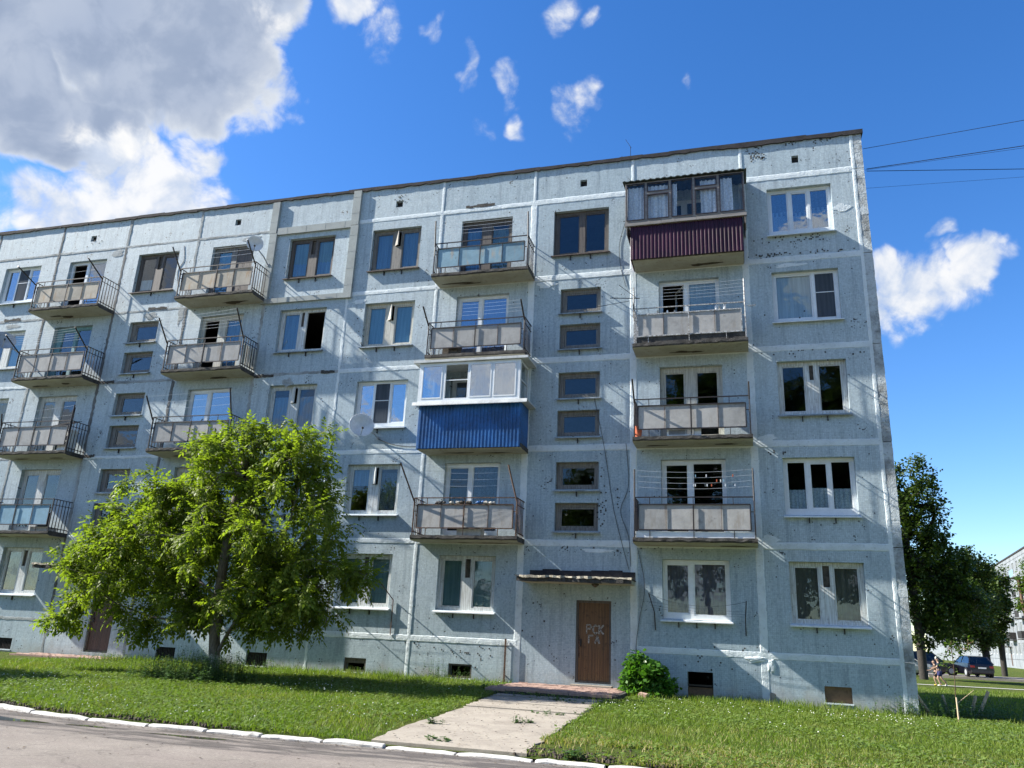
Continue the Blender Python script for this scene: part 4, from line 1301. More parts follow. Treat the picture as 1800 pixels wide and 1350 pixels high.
mull = [3.05, 3.66, 4.36, 5.04, 5.73, 6.46]
L5 = []
for i in range(5):
    a, b = mull[i] + .045, mull[i + 1] - .045
    if i in (1, 3): L5 += [(a, b, zb + .05, zb + .86), (a, b, zb + .96, zt - .06)]
    else: L5 += [(a, b, zb + .05, zt - .05)]
mb = MB(); plate(mb, 3.05, 6.46, zb, zt, -.91, -.86, L5); mb.build('glazing_frame', M['grey_trim'], ep)
for a, b, z0, z1 in L5:
    mb = MB(); plate(mb, a - .012, b + .012, z0 - .012, z1 + .012, -.925, -.905, [(a + .016, b - .016, z0 + .016, z1 - .016)]); mb.build('glazing_sash', M['dark_frame'], ep)
    mb = MB(); mb.box(a + .004, b - .004, -.895, -.890, z0 + .004, z1 - .004); mb.build('pane', M['glass_clear'], ep)
for x in (3.05, 6.41):
    mb = MB()
    for y0, y1, z0, z1 in ((-.855, -.80, zb, zt), (-.10, -.02, zb, zt), (-.80, -.10, zb, zb + .07), (-.80, -.10, zt - .06, zt)): mb.box(x, x + .05, y0, y1, z0 + .001, z1 - .001)
    mb.build('side_frame', M['grey_trim'], ep)
    mb = MB(); mb.box(x + .022, x + .028, -.80, -.10, zb + .07, zt - .06); mb.build('pane', M['glass_clear'], ep)
v = []; f = []
n = 60
for i in range(n + 1):
    xx = 2.98 + 3.56 * i / n; d = .018 * math.sin(i * 1.9)
    v += [(xx, -1.0, 14.90 + d), (xx, -.004, 15.02 + d), (xx, -1.0, 14.875 + d), (xx, -.004, 14.995 + d)]
for i in range(n):
    a = i * 4; b = a + 4
    f += [(a, b, b + 1, a + 1), (a + 2, a + 3, b + 3, b + 2), (a, a + 2, b + 2, b)]
f += [(0, 1, 3, 2), (n * 4, n * 4 + 2, n * 4 + 3, n * 4 + 1)]
MB().add(v, f).build('balcony_roof', M['corr_roof'], ep)
for a, b, z0 in ((3.10, 3.70, zb + .03), (3.72, 4.34, zb + .03), (4.40, 4.56, zb + .03), (5.22, 5.68, zb + .03), (5.80, 6.12, zb + .03)):
    curtain(ep, a, b, z0, zt - .12, -.82, M['lace'], .025)


# ------------------------------------------------------------------ things standing on the balconies
def thing(name, label, cat, group=None, loc=(0, 0, 0), rz=0): return tag(empty(name, loc, rz), label, cat, group)


def bucket(loc, h, r, m, label, cat):
    mb = MB(); mb.lathe([(r * .75, 0), (r, h), (r * .93, h), (r * .7, .02)], 14)
    o = mb.build('bucket', m, None, loc, smooth=False); tag(o, label, cat)
    mb = MB(); mb.lathe([(r * 1.04, h - .015), (r * 1.04, h + .008), (r * .95, h + .008)], 14); mb.build('rim', m, o)
    mb = MB(); pts = [(r * math.cos(t), 0, h + r * .9 * math.sin(t)) for t in np.linspace(0, math.pi, 9)]; mb.path(pts, .005); mb.build('handle', M['iron'], o)
    return o
bucket((3.38, -.66, H[2] + .087), .30, .11, M['orange'], 'orange plastic bucket at the left end of the balcony with the black side rods', 'bucket')
rt = thing('radiator', 'white slotted radiator lying behind the railing foot of the third floor balcony', 'radiator', None, (4.6, -.66, H[2] + .09))
mb = MB(); plate(mb, -.45, .45, 0, .24, -.03, .03, [(-.40, .28, .05, .19)]); mb.build('casing', M['radiator'], rt)
for i in range(22):
    mb = MB(); x = -.39 + i * .031; mb.box(x, x + .018, -.02, .02, .05, .19); mb.build('fin', M['dish_grey'], rt)
# jars along the rail of the white railing
for i, (x, s) in enumerate(((3.95, .06), (4.22, .05), (4.42, .045), (5.55, .07), (5.64, .06), (5.78, .08))):
    mb = MB(); mb.lathe([(s * .5, 0), (s * .55, s * 1.2), (s * .35, s * 1.6), (s * .35, s * 1.9)], 10)
    o = mb.build('jar', M['white_pvc' if i % 2 else 'cream_bag'], None, (x, -.74, H[3] + .085 + .872)); tag(o, ('outermost left jar on the rail before the half open balcony door', 'second pale jar from the left on the white balcony rail', 'third small jar on the white balcony rail, nearest the door mullion', 'inner left jar of the three at the right end of the white rail', 'middle jar of the three at the right end of the white rail', 'tallest jar, at the far right end of the white balcony rail')[i], 'jar', 'jars on the white balcony rail')
# boxes and lumber seen below the panels
def crate(loc, sx, sy, sz, m, label, cat='box', rz=0):
    t = thing('crate', label, cat, None, loc, rz)
    mb = MB(); mb.box(-sx / 2, sx / 2, -sy / 2, sy / 2, 0, sz); mb.build('body', m, t)
    mb = MB(); mb.box(-sx / 2 - .01, sx / 2 + .01, -sy / 2 - .01, sy / 2 + .01, sz + .001, sz + .03); mb.build('lid', m, t)
    return t
crate((-2.3, -.5, H[3] + .09), .5, .3, .3, M['junk_dark'], 'dark box behind the stained sheets above the blue balcony')
crate((-1.35, -.5, H[1] + .09), .7, .35, .25, M['cream_bag'], 'pale box low behind the rusty railing of the second floor', 'box')
crate((-16.25, -.45, H[2] + .09), .35, .4, .75, M['radiator'], 'white cabinet at the open end of the left balcony', 'cabinet')
crate((-16.5, -.4, H[1] + .09), .7, .4, .12, M['cream_bag'], 'pale flat box on the balcony with light blue sheets')
t = thing('folded_dryer', 'dark bundle of folded frames on the third floor balcony beside the left stair windows', 'clothes dryer', None, (-16.35, -.45, H[2] + 1.0))
for i in range(5):
    mb = MB(); mb.bar((-.45 + .03 * i, -.2 + .1 * i, .0 + .03 * i), (.35, -.2 + .1 * i, .12 + .03 * i), .012); mb.build('bar', M['iron'], t)
mb = MB(); mb.bar((.38, -.25, -.9), (.38, -.25, .62), .025); mb.build('post', M['iron'], t)
# washing on the rusty railing: small bundles
for i, (x, m_) in enumerate(((-2.2, 'plastic_dark'), (-1.75, 'cream_bag'), (-1.45, 'junk_dark'), (-1.0, 'blue_metal'), (-.75, 'cream_bag'))):
    mb = MB(); n = 10
    for k in range(n):
        a = rnd.uniform(-.16, .16); mb.lathe([(.03, 0), (.055, .03), (.03, .07)], 7, (a, rnd.uniform(-.05, .05), rnd.uniform(0, .03)))
    o = mb.build('shoe_heap', M[m_], None, (x, -.72, H[1] + .085 + .875)); tag(o, ('black heap of shoes at the left end of the rusty balcony rail', 'off white heap of rags second from the left on the rusty rail', 'dark brown heap in the middle of the rusty balcony rail', 'dark blue heap on the rusty balcony rail', 'off white heap at the right end of the rusty rail beside the blue one')[i], 'shoe heap', 'heaps on the rusty balcony rail')
# pegs hanging on the washing lines
for i in range(14):
    cols_ = ['white_pvc', 'line', 'orange', 'sheet_sky', 'white_pvc']
    x = rnd.uniform(4.3, 5.9); mb = MB(); mb.box(-.012, .012, -.006, .006, -.045, .02); mb.box(-.012, .012, -.012, -.007, -.045, .012)
    o = mb.build('clothes_peg', M[cols_[i % 5]], None, (x, -.79 , H[1] + 1.135 + rnd.choice((.32, .44, .57)) )); tag(o, ('white', 'pale grey', 'orange', 'light blue', 'white')[i % 5] + ' clothes peg on the lines of the lowest balcony right of the stairs', 'clothes peg', 'pegs on the washing lines')

# ------------------------------------------------------------------ satellite dishes
def dish(loc, az_, el_, r, m, label, back):
    """loc: centre of the reflector; back: point on the wall"""
    t = thing('satellite_dish', label, 'satellite dish', 'satellite dishes', loc)
    q = Vector((math.sin(az_) * math.cos(el_), -math.cos(az_) * math.cos(el_), math.sin(el_)))
    rot = q.to_track_quat('Z', 'Y').to_euler()
    n = 28; prof = [(0.001, 0), (r * .35, .015), (r * .7, .06), (r, .13), (r * 1.012, .128), (r * .7, .05), (r * .3, .0), (.001, -.012)]
    mb = MB(); mb.lathe(prof, n); mb.build('reflector', m, t, None, rot, smooth=True)
    mm = rot.to_matrix()
    tip = mm @ Vector((0, -r * .55, r * 1.05)); foot = mm @ Vector((0, -r * .9, .08))
    mb = MB(); mb.bar(foot, tip, .013, 6); mb.build('feed_arm', M['dish_grey'], t)
    mb = MB(); d = (Vector((0, 0, 0)) - tip).normalized(); mb.bar(tip - d * .06, tip + d * .06, .035, 10, .03); mb.build('receiver_head', M['plastic_dark'], t)
    bk = Vector(back) - Vector(loc)
    mb = MB(); a = mm @ Vector((0, 0, -.02)); mb.bar(a, Vector((bk.x, bk.y * .45, bk.z * .7)), .022, 8); mb.bar(Vector((bk.x, bk.y * .45, bk.z * .7)), bk, .022, 8)
    mb.lathe([(.06, -.012), (.06, .0)], 10, tuple(bk), 'y'); mb.build('wall_bracket', M['dish_grey'], t)
    return t
dish((-5.05, -.58, 7.66), R(34), R(10), .37, M['dish'], 'white satellite dish on the wall below the three light window, left of the blue balcony', (-4.72, -.01, 7.42))
dish((-9.83, -.62, 14.28), R(38), R(-2), .28, M['dish'], 'pale round satellite dish at the top, beside the rusty sheeted balcony', (-9.56, -.1, 13.75))
dish((-20.05, -.62, 11.3), R(55), R(25), .40, M['dish_grey'], 'grey satellite dish cut by the left edge of the picture', (-19.75, -.01, 11.0))
# the cable that hangs from the white dish
mb = MB(); pts = [Vector((-4.72, -.03, 7.40)).lerp(Vector((-3.15, -.03, 7.16)), s / 10) + Vector((0, 0, -.12 * 4 * (s / 10) * (1 - s / 10))) for s in range(11)]
mb.path(pts, .012, 5); o = mb.build('dish_cable', M['wire_dark'], None); tag(o, 'dark cable looping along the wall from the white dish to the blue balcony', 'cable')

# ------------------------------------------------------------------ aerials, wall wires, dryers
t = thing('roof_aerial', 'thin aerial standing on the roof edge above the stairs', 'aerial', None, (3.05, .25, 16.38))
mb = MB(); mb.bar((0, 0, 0), (0, 0, .55), .010); mb.build('mast', M['iron'], t)
mb = MB(); mb.bar((-.16, 0, .85), (.02, 0, .52), .008); mb.bar((-.28, 0, .25), (-.24, 0, .0), .012); mb.build('rod', M['iron'], t)
t = thing('tv_aerial', 'black tv aerial of crossed rods on the left post of the white railed balcony', 'aerial', None, (3.27, -.85, H[3] + 1.15))
mb = MB(); mb.bar((0, 0, -.3), (0, 0, .32), .014); mb.build('mast', M['iron'], t)
mb = MB(); mb.bar((-.65, -.12, .30), (.18, .05, .30), .013); mb.build('boom', M['iron'], t)
for a in ((-.42, -.35, .72), (-.05, .1, .02)):
    pass
mb = MB(); mb.bar((-.40, -.05, .72), (.10, .02, .30), .009); mb.build('rod', M['iron'], t)
mb = MB(); mb.bar((-1.0, -.2, .02), (-.1, .0, .22), .008); mb.build('rod', M['iron'], t)
t = thing('tv_aerial', 'small branched aerial on the right post of the white railed balcony', 'aerial', None, (6.40, -.80, H[3] + .95))
mb = MB(); mb.bar((-.04, 0, .05), (.22, -.03, .05), .008); mb.build('boom', M['iron_white'], t)
for i in range(4):
    mb = MB(); mb.bar((.03 + i * .05, -.1, .05), (.03 + i * .05, .1, .05), .006); mb.build('rod', M['iron_white'], t)


def dryer(pts, lines, label, extra=(), m='iron_rust'):
    t = thing('clothes_dryer', label, 'clothes dryer', None, pts[0])
    o = Vector(pts[0])
    for p in extra:
        mb = MB(); mb.path([Vector(q) - o for q in p], .014, 5); mb.build('bracket', M[m], t)
    mb = MB()
    for a, b, sag in lines:
        q = [Vector(a).lerp(Vector(b), s / 8) + Vector((0, 0, -4 * sag * s / 8 * (1 - s / 8))) - o for s in range(9)]
        mb.path(q, .006 if sag > .1 else .0035, 4)
    mb.build('line', M['wire_dark'], t)
    return t
dryer([(3.72, -.02, 2.15)], [((3.60, -.42, 2.98), (6.02, -.42, 2.86), .20), ((3.62, -.36, 2.80), (6.0, -.36, 2.62), .05), ((3.62, -.28, 2.72), (6.0, -.28, 2.56), .05), ((3.64, -.2, 2.66), (6.0, -.2, 2.5), .04)],
      'iron clothes dryer with sagging lines across the ground floor window right of the door',
      [[(3.72, -.02, 2.10), (3.70, -.05, 2.55), (3.60, -.42, 3.0)], [(5.98, -.02, 2.05), (5.98, -.06, 2.45), (6.02, -.42, 2.88)]], 'iron')
dryer([(-3.72, -.02, 1.75)], [((-3.95, -.55, 3.05), (-5.7, -.55, 3.05), .03), ((-3.9, -.45, 2.9), (-5.65, -.45, 2.9), .03), ((-3.87, -.35, 2.78), (-5.6, -.35, 2.78), .03)],
      'rusty clothes dryer by the ground floor window beside the walnut tree',
      [[(-3.74, -.03, 1.65), (-3.74, -.03, 2.62), (-3.98, -.6, 3.12)], [(-5.8, -.03, 1.75), (-5.8, -.03, 2.62), (-5.98, -.6, 3.12)]], 'iron_rust')
for pts, lab in (([(2.95, -.012, 7.1), (3.02, -.012, 5.9), (2.8, -.014, 5.2), (3.02, -.014, 4.5), (3.08, -.02, 3.7)], 'thin black wire wandering down the stair wall to the canopy'),
                 ([(2.0, -.012, 8.6), (2.35, -.012, 6.9), (2.62, -.012, 5.2), (3.03, -.014, 3.62)], 'thin wire running slantwise from the stair windows to the canopy'),
                 ([(3.26, -.03, 4.2), (3.45, -.03, 3.2), (3.3, -.03, 2.3), (3.22, -.03, 1.5), (3.42, -.03, .8)], 'black wire hanging down the white joint right of the door'),
                 ([(3.02, -.015, 14.4), (2.75, -.015, 13.4), (2.78, -.015, 12.6), (2.95, -.015, 11.9)], 'thin wire dropping from the burgundy balcony down the wall'),
                 ([(-13.3, -.012, 14.9), (-13.2, -.012, 14.3), (-13.38, -.012, 13.9), (-13.25, -.012, 13.3)], 'short dark wire on the wall left of the top dish')):
    P_ = [Vector(p) for p in pts]; q = []
    for i in range(len(P_) - 1):
        a, b, c, d = P_[max(0, i - 1)], P_[i], P_[i + 1], P_[min(len(P_) - 1, i + 2)]
        for s in range(5):
            u = s / 5; q.append(.5 * (2 * b + (c - a) * u + (2 * a - 5 * b + 4 * c - d) * u * u + (3 * b - a - 3 * c + d) * u ** 3))
    q.append(P_[-1])
    mb = MB(); mb.path(q, .008, 4); o = mb.build('wall_wire', M['wire_dark'], None); tag(o, lab, 'wire')
# cables from the corner of the roof to the right
for i, (a, d, r, sag, lab) in enumerate((((9.9, .4, 15.98), (3.9, -.53, .02), .008, .5, 'uppermost black cable leaving the roof corner'),
                       ((9.9, 1.0, 15.62), (3.9, -.3, .0), .005, .3, 'second, very thin cable below the uppermost one at the roof corner'),
                       ((9.9, .2, 15.17), (3.95, -.36, .02), .0105, .5, 'thick cable rising most steeply from the joint under the roof corner'),
                       ((9.9, .2, 15.10), (4.1, .72, .0), .0100, .3, 'thick cable running almost level from the joint under the roof corner'),
                       ((9.9, 1.2, 15.12), (4.0, .2, .0), .004, .3, 'hair thin cable between the two thick ones at the roof corner'))):
    A = Vector(a); B = A + Vector(d) * 12.5
    mb = MB(); mb.path([A.lerp(B, s / 14) + Vector((0, 0, -sag * 4 * s / 14 * (1 - s / 14) * .3)) for s in range(15)], r, 5)
    o = mb.build('overhead_cable', M['cable'], None); tag(o, lab, 'cable', 'cables leaving the roof corner')
# leaning iron post at the joint left of the door
t = thing('iron_post', 'dark iron angle post standing against the wall left of the brick landing', 'post', None, (-.30, -.09, .55))
mb = MB(); mb.box(-.025, .025, -.008, .008, -.1, 1.16); mb.box(-.025, -.010, .0085, .06, -.1, 1.16); mb.build('angle_bar', M['iron_rust'], t)
for z in (.2, .95):
    mb = MB(); mb.box(-.01, .012, .0085, .088, z, z + .03); mb.build('bracket', M['iron_rust'], t)

# ------------------------------------------------------------------ ground, kerb, road, path
def kerb_y(x):
    if x > -2.2: return -11.22
    k = x + 2.2
    return -11.22 + (.043 * k * k if k > -4.2 else .043 * 17.64 + .36 * (-4.2 - k) * .6)


mb = MB()
xs = [-600, -80, -30, -20] + list(np.arange(-16, 31, 1.0)) + [45, 80, 600]
ss = [.05, .4, 1, 2, 3, 4, 5, 6, 7, 8, 9, 10, 10.9, 11.6, 13, 16, 20, 25, 32, 45, 70, 120, 800]
v = []; f = []
for s in ss:
    for x in xs:
        xx = max(-16, min(30, x)); y = kerb_y(xx) + s
        v.append((x, y, ground_z(xx, min(y, 60)) if s > .06 else .355))
nx = len(xs)
for j in range(len(ss) - 1):
    for i in range(nx - 1): f.append((j * nx + i, j * nx + i + 1, (j + 1) * nx + i + 1, (j + 1) * nx + i))
mb.add(v, f)
tag(mb.build('lawn', M['soil'], None, smooth=True), kind='structure')
mb = MB(); mb.add([(-600, -600, .20), (600, -600, .20), (600, 900, .20), (-600, 900, .20)], [(0, 1, 2, 3)])
tag(mb.build('ground', M['soil']), kind='structure')
mb = MB()
v = []; f = []
for i, x in enumerate(np.concatenate(([-300, -60, -30], np.arange(-18, 22, 1.0), [40, 100, 300]))):
    xx = max(-16, min(30, x)); v += [(x, -34, .325), (x, kerb_y(xx) + .02, .325)]
for i in range(len(v) // 2 - 1): f.append((2 * i, 2 * i + 2, 2 * i + 3, 2 * i + 1))
mb.add(v, f); tag(mb.build('road', M['asphalt']), kind='structure')
# kerb stones
kerb = empty('kerb', (0, -11.2, .3)); tag(kerb, kind='structure')
joints = [-4.79, -3.51, -2.37, -1.37, -.48, .45, 1.39, 2.37, 3.40, 4.33, 5.23]
left = [-4.79]
while left[-1] > -15: left.append(left[-1] - rnd.uniform(.95, 1.1))
right = [5.23]
while right[-1] < 26: right.append(right[-1] + rnd.uniform(.92, 1.05))
joints = sorted(set(left + joints + right))
for a, b in zip(joints[:-1], joints[1:]):
    mb = MB(); n = 6; v = []; f = []
    dz = rnd.uniform(-.014, .014); g = rnd.uniform(.010, .035); tl = rnd.uniform(-.012, .012)
    for i in range(n + 1):
        x = a + g + (b - a - 2 * g) * i / n; y0 = kerb_y(x) + tl * (i / n - .5)
        e = .012 if i in (0, n) else 0
        zt = .372 + dz + rnd.uniform(-.006, .006) - e
        j = rnd.uniform(-.010, .010)
        ch = rnd.choice((0, 0, 0, .012, .025)) if rnd.random() < .5 else 0
        v += [(x, y0 - .062 + e, .22), (x, y0 - .062 + j + ch * .6, zt - .024 - ch * .5), (x, y0 - .042 + j + ch, zt - ch * .3), (x, y0 + .038, zt + .003), (x, y0 + .055, zt - .015), (x, y0 + .055, .22)]
    for i in range(n):
        for k in range(5): f.append((i * 6 + k + 1, i * 6 + k, (i + 1) * 6 + k, (i + 1) * 6 + k + 1))
    f += [tuple(range(6)), tuple(n * 6 + k for k in range(5, -1, -1))]
    f = [q[::-1] for q in f]
    o = MB().add(v, f).build('kerb_stone', M['kerb'], None)
    o.parent = kerb; o.matrix_parent_inverse = Matrix.Translation((0, 11.2, -.3))
# puddles
for cx, cy, rx, ry in ((-4.6, -11.75, .75, .16), (-1.2, -11.80, .55, .07), (-3.0, -11.7, .35, .05)):
    v = [(cx, cy, .329)]; n = 22
    for i in range(n):
        t = 2 * math.pi * i / n; k = 1 + .25 * math.sin(t * 3 + cx) + rnd.uniform(-.12, .12)
        v.append((cx + rx * k * math.cos(t), cy + ry * k * math.sin(t), .329))
    tag(MB().add(v, [(0, i + 1, (i + 1) % n + 1) for i in range(n)]).build('puddle_water', M['water']), kind='structure')
# path of concrete slabs from the kerb to the landing
path = empty('path', (1.8, -7, .4)); tag(path, kind='structure')
PX0 = lambda y: .42 + .42 * min(1, max(0, (-y - 3.0) / 4.5)) + (.12 * max(0, -y - 9.0))
PX1 = lambda y: 2.84 + .40 * min(1, max(0, (-y - 3.0) / 8.0))
for y0, y1 in ((-11.12, -8.2), (-8.18, -6.1), (-6.07, -5.0), (-4.92, -4.25), (-4.15, -3.55), (-3.45, -2.95)):
    n = 10; v = []; f = []
    lift = rnd.uniform(.012, .03)
    for i in range(n + 1):
        y = y0 + (y1 - y0) * i / n; e = rnd.uniform(-.05, .05); e2 = rnd.uniform(-.05, .05)
        z = ground_z(1.5, y) + lift
        v += [(PX0(y) + e, y, z - .08), (PX0(y) + e, y, z), (PX1(y) + e2, y, z), (PX1(y) + e2, y, z - .08)]
    for i in range(n):
        for k in range(3): f.append((i * 4 + k + 1, i * 4 + k, (i + 1) * 4 + k, (i + 1) * 4 + k + 1)[::-1])
    f += [(0, 1, 2, 3), tuple(n * 4 + k for k in (3, 2, 1, 0))]
    o = MB().add(v, f).build('path_slab', M['path'], None); o.parent = path; o.matrix_parent_inverse = Matrix.Translation((-1.8, 7, -.4))


# brick landings in front of the two doors
def landing(x0, x1, y0, y1, z, label):
    t = thing('brick_landing', label, 'landing', None, ((x0 + x1) / 2, (y0 + y1) / 2, z - .1))
    inv = Matrix.Translation((-(x0 + x1) / 2, -(y0 + y1) / 2, -(z - .1)))
    mb = MB(); mb.box(x0 + .01, x1 - .01, y0 + .01, y1, z - .30, z - .03)
    o = mb.build('base', M['slab_edge'], None); o.parent = t; o.matrix_parent_inverse = inv
    me = [MB().add([(-.122, -.057, -.06), (.122, -.057, -.06), (.122, .057, -.06), (-.122, .057, -.06), (-.122, -.057, -.006), (.122, -.057, -.006), (.122, .057, -.006), (-.122, .057, -.006),
                    (-.112, -.048, 0), (.112, -.048, 0), (.112, .048, 0), (-.112, .048, 0)],
                   [(0, 1, 5, 4), (1, 2, 6, 5), (2, 3, 7, 6), (3, 0, 4, 7), (4, 5, 9, 8), (5, 6, 10, 9), (6, 7, 11, 10), (7, 4, 8, 11), (8, 9, 10, 11)]).mesh('brick', M['brick'])]
    y = y0 + .06; row = 0; cnt = 0
    while y < y1 - .04:
        x = x0 + (.125 if row % 2 == 0 else .25)
        while x < x1 - .12:
            if cnt < 299:
                o = link('brick', me[0], None, (x + rnd.uniform(-.006, .006), y + rnd.uniform(-.005, .005), z + rnd.uniform(-.013, .010)), (rnd.uniform(-.05, .05), rnd.uniform(-.025, .025), rnd.uniform(-.03, .03)))
                o.parent = t; o.matrix_parent_inverse = inv; cnt += 1
            x += .252
        y += .120; row += 1
    return t
landing(.02, 3.14, -2.75, -.04, .625, 'worn brick landing in front of the brown batten door with white scrawl')
landing(-15.8, -12.35, -1.30, -.04, .60, 'worn brick landing before the dark door behind the tree')
mb = MB(); mb.box(1.55, 2.62, -.32, -.035, .60, .665); tag(mb.build('door_step', M['path']), 'low grey concrete step under the brown batten door', 'step')

# ------------------------------------------------------------------ grass, clover, flowers
rs = np.random.RandomState(5)
gzv = np.vectorize(ground_z); kyv = np.vectorize(kerb_y)
def fbm(x, y, s, seed):
    r = np.random.RandomState(seed); out = 0; a = 1
    for o in range(4):
        k = 2.0 ** o * s; ph = r.rand(6) * 6.28; an = r.rand(3) * 3.14
        out = out + a * (np.sin(k * (x * np.cos(an[0]) + y * np.sin(an[0])) + ph[0]) * np.sin(k * 1.3 * (x * np.cos(an[1]) + y * np.sin(an[1])) + ph[1]) + .5 * np.sin(k * .7 * (x * np.cos(an[2]) - y * np.sin(an[2])) + ph[2]))
        a *= .6
    return out / 1.8


def keep_mask(x, y):
    on_path = (y < -2.9) & (y > kyv(x) - .1) & (x > .36 + .42 * np.clip((-y - 3.0) / 4.5, 0, 1) + .12 * np.maximum(0, -y - 9) + .1 * fbm(x, y, 3, 2)) & (x < 2.90 + .40 * np.clip((-y - 3) / 8, 0, 1) - .12 + .1 * fbm(x, y, 3, 4))
    on_land = (x > -.05) & (x < 3.2) & (y > -2.8) | (x > -15.85) & (x < -12.3) & (y > -1.34)
    bare = (y < kyv(x) + 1.0 + .5 * fbm(x, y, .9, 9)) & (x > 2.9) & (fbm(x, y, 1.4, 11) > -.1)
    bare |= (y < kyv(x) + .38) & (fbm(x, y, 2.2, 12) > .0) & (x < -1)
    bare |= (y > -.75) & (y < -.35) & (x < 0) & (fbm(x, y, .8, 14) > .15)
    return ~(on_path | on_land) & (y > kyv(x) + .09) & (y < -.03) | (x > 9.9) & (y >= -.03), bare


def blades(n, x0, x1, y0, y1, hmin, hmax, wid, seed, lean=.5, sel=None):
    r = np.random.RandomState(seed)
    x = r.uniform(x0, x1, n); y = r.uniform(y0, y1, n)
    k, bare = keep_mask(x, y)
    k &= ~(bare & (r.rand(n) < .93))
    if sel is not None: k &= sel(x, y, r)
    x, y = x[k], y[k]; n = len(x)
    z = gzv(x, y) - .01
    dens = fbm(x, y, .9, 21)
    h = r.uniform(hmin, hmax, n) * (1 + .35 * dens)
    t = r.uniform(0, 6.283, n); ld = r.uniform(0, 6.283, n); ll = r.uniform(.1, lean, n) * h
    wx, wy = np.cos(t) * wid * .5, np.sin(t) * wid * .5
    lx, ly = np.cos(ld) * ll, np.sin(ld) * ll
    P = np.zeros((n, 6, 3))
    P[:, 0] = np.stack([x - wx, y - wy, z], 1); P[:, 1] = np.stack([x + wx, y + wy, z], 1)
    P[:, 2] = np.stack([x + wx * .8 + lx * .35, y + wy * .8 + ly * .35, z + h * .6], 1); P[:, 3] = np.stack([x - wx * .8 + lx * .35, y - wy * .8 + ly * .35, z + h * .6], 1)
    P[:, 4] = np.stack([x + wx * .15 + lx, y + wy * .15 + ly, z + h], 1); P[:, 5] = np.stack([x - wx * .15 + lx, y - wy * .15 + ly, z + h], 1)
    b = np.arange(n)[:, None] * 6
    q = np.concatenate([b + np.array([[0, 1, 2, 3]]), b + np.array([[3, 2, 4, 5]])], 1).reshape(-1, 4)
    return P.reshape(-1, 3), q


def stuff(name, parts, m):
    off = 0; V = []; Q = []
    for p, q in parts:
        V.append(p); Q.append(q + off); off += len(p)
    return tag(link(name, np_mesh(name, np.concatenate(V), np.concatenate(Q), m)), kind='stuff')


stuff('grass', [blades(170000, -14, 13, -11.3, 0, .03, .095, .010, 31, .95),
                blades(30000, 9.9, 24, -9, 21, .05, .13, .018, 32, .7),
                blades(16000, -13, 10, -1.6, -.02, .10, .24, .012, 33, .5, lambda x, y, r: (fbm(x, y, 1.3, 40) + r.uniform(-.8, .8, len(x)) > .2)),
                blades(5000, -12, 9.5, -9, 0, .14, .30, .010, 34, .4, lambda x, y, r: fbm(x, y, .8, 41) > .7)], M['grass'])


def clover(n, seed):
    r = np.random.RandomState(seed)
    x = r.uniform(-13, 11.5, n); y = r.uniform(-11.2, -.2, n)
    k, bare = keep_mask(x, y); k &= ~(bare & (r.rand(n) < .75)); k &= fbm(x, y, .7, 51) + .9 * r.uniform(-1, 1, n) > .15
    x, y = x[k], y[k]; n = len(x); z = gzv(x, y) + r.uniform(.02, .075, n)
    s = r.uniform(.014, .032, n); t = r.uniform(0, 6.28, n); a = r.uniform(-.5, .5, (n, 2))
    P = np.zeros((n, 4, 3))
    for i in range(4):
        cx, cy = np.cos(t + i * 1.5708) * s, np.sin(t + i * 1.5708) * s
        P[:, i] = np.stack([x + cx, y + cy, z + cx * a[:, 0] + cy * a[:, 1]], 1)
    return P.reshape(-1, 3), np.arange(4 * n).reshape(-1, 4)
stuff('dry_grass', [blades(26000, 2.8, 13, -11.2, -7.5, .03, .08, .010, 35, .9, lambda x, y, r: ((y + 11.2) < 1.7 + 1.1 * fbm(x, y, .8, 44) + .7 * r.uniform(-1, 1, len(x)))),
                    blades(30000, -13, 10, -11.2, -.1, .03, .08, .009, 36, .9, lambda x, y, r: fbm(x, y, .9, 45) + .35 * r.uniform(-1, 1, len(x)) > .50)], M['straw'])
stuff('clover_leaves', [clover(150000, 61)], M['clover'])


def heads(n, seed, zone):
    r = np.random.RandomState(seed); V = []; Q = []
    x = r.uniform(-13, 14, n); y = r.uniform(-11.2, 2, n)
    k, bare = keep_mask(x, y); k &= ~bare; k &= zone(x, y, r)
    x, y = x[k], y[k]; z = gzv(x, y) + r.uniform(.06, .12, len(x)); s = r.uniform(.009, .015, len(x))
    o = np.array([[1, 0, 0], [0, 1, 0], [-1, 0, 0], [0, -1, 0], [0, 0, 1], [0, 0, -1]])
    P = np.stack([x, y, z], 1)[:, None] + o[None] * s[:, None, None]
    t = np.array([[0, 1, 4, 4], [1, 2, 4, 4], [2, 3, 4, 4], [3, 0, 4, 4]])
    t = np.array([[0, 1, 4], [1, 2, 4], [2, 3, 4], [3, 0, 4], [1, 0, 5], [2, 1, 5], [3, 2, 5], [0, 3, 5]])
    return P.reshape(-1, 3), (np.arange(len(x))[:, None, None] * 6 + t[None]).reshape(-1, 3)
stuff('clover_flowers', [heads(4200, 71, lambda x, y, r: (x < 9.6) & (y < -.9) & (fbm(x, y, .6, 51) + .5 * r.uniform(-1, 1, len(x)) > .45))], M['flower'])


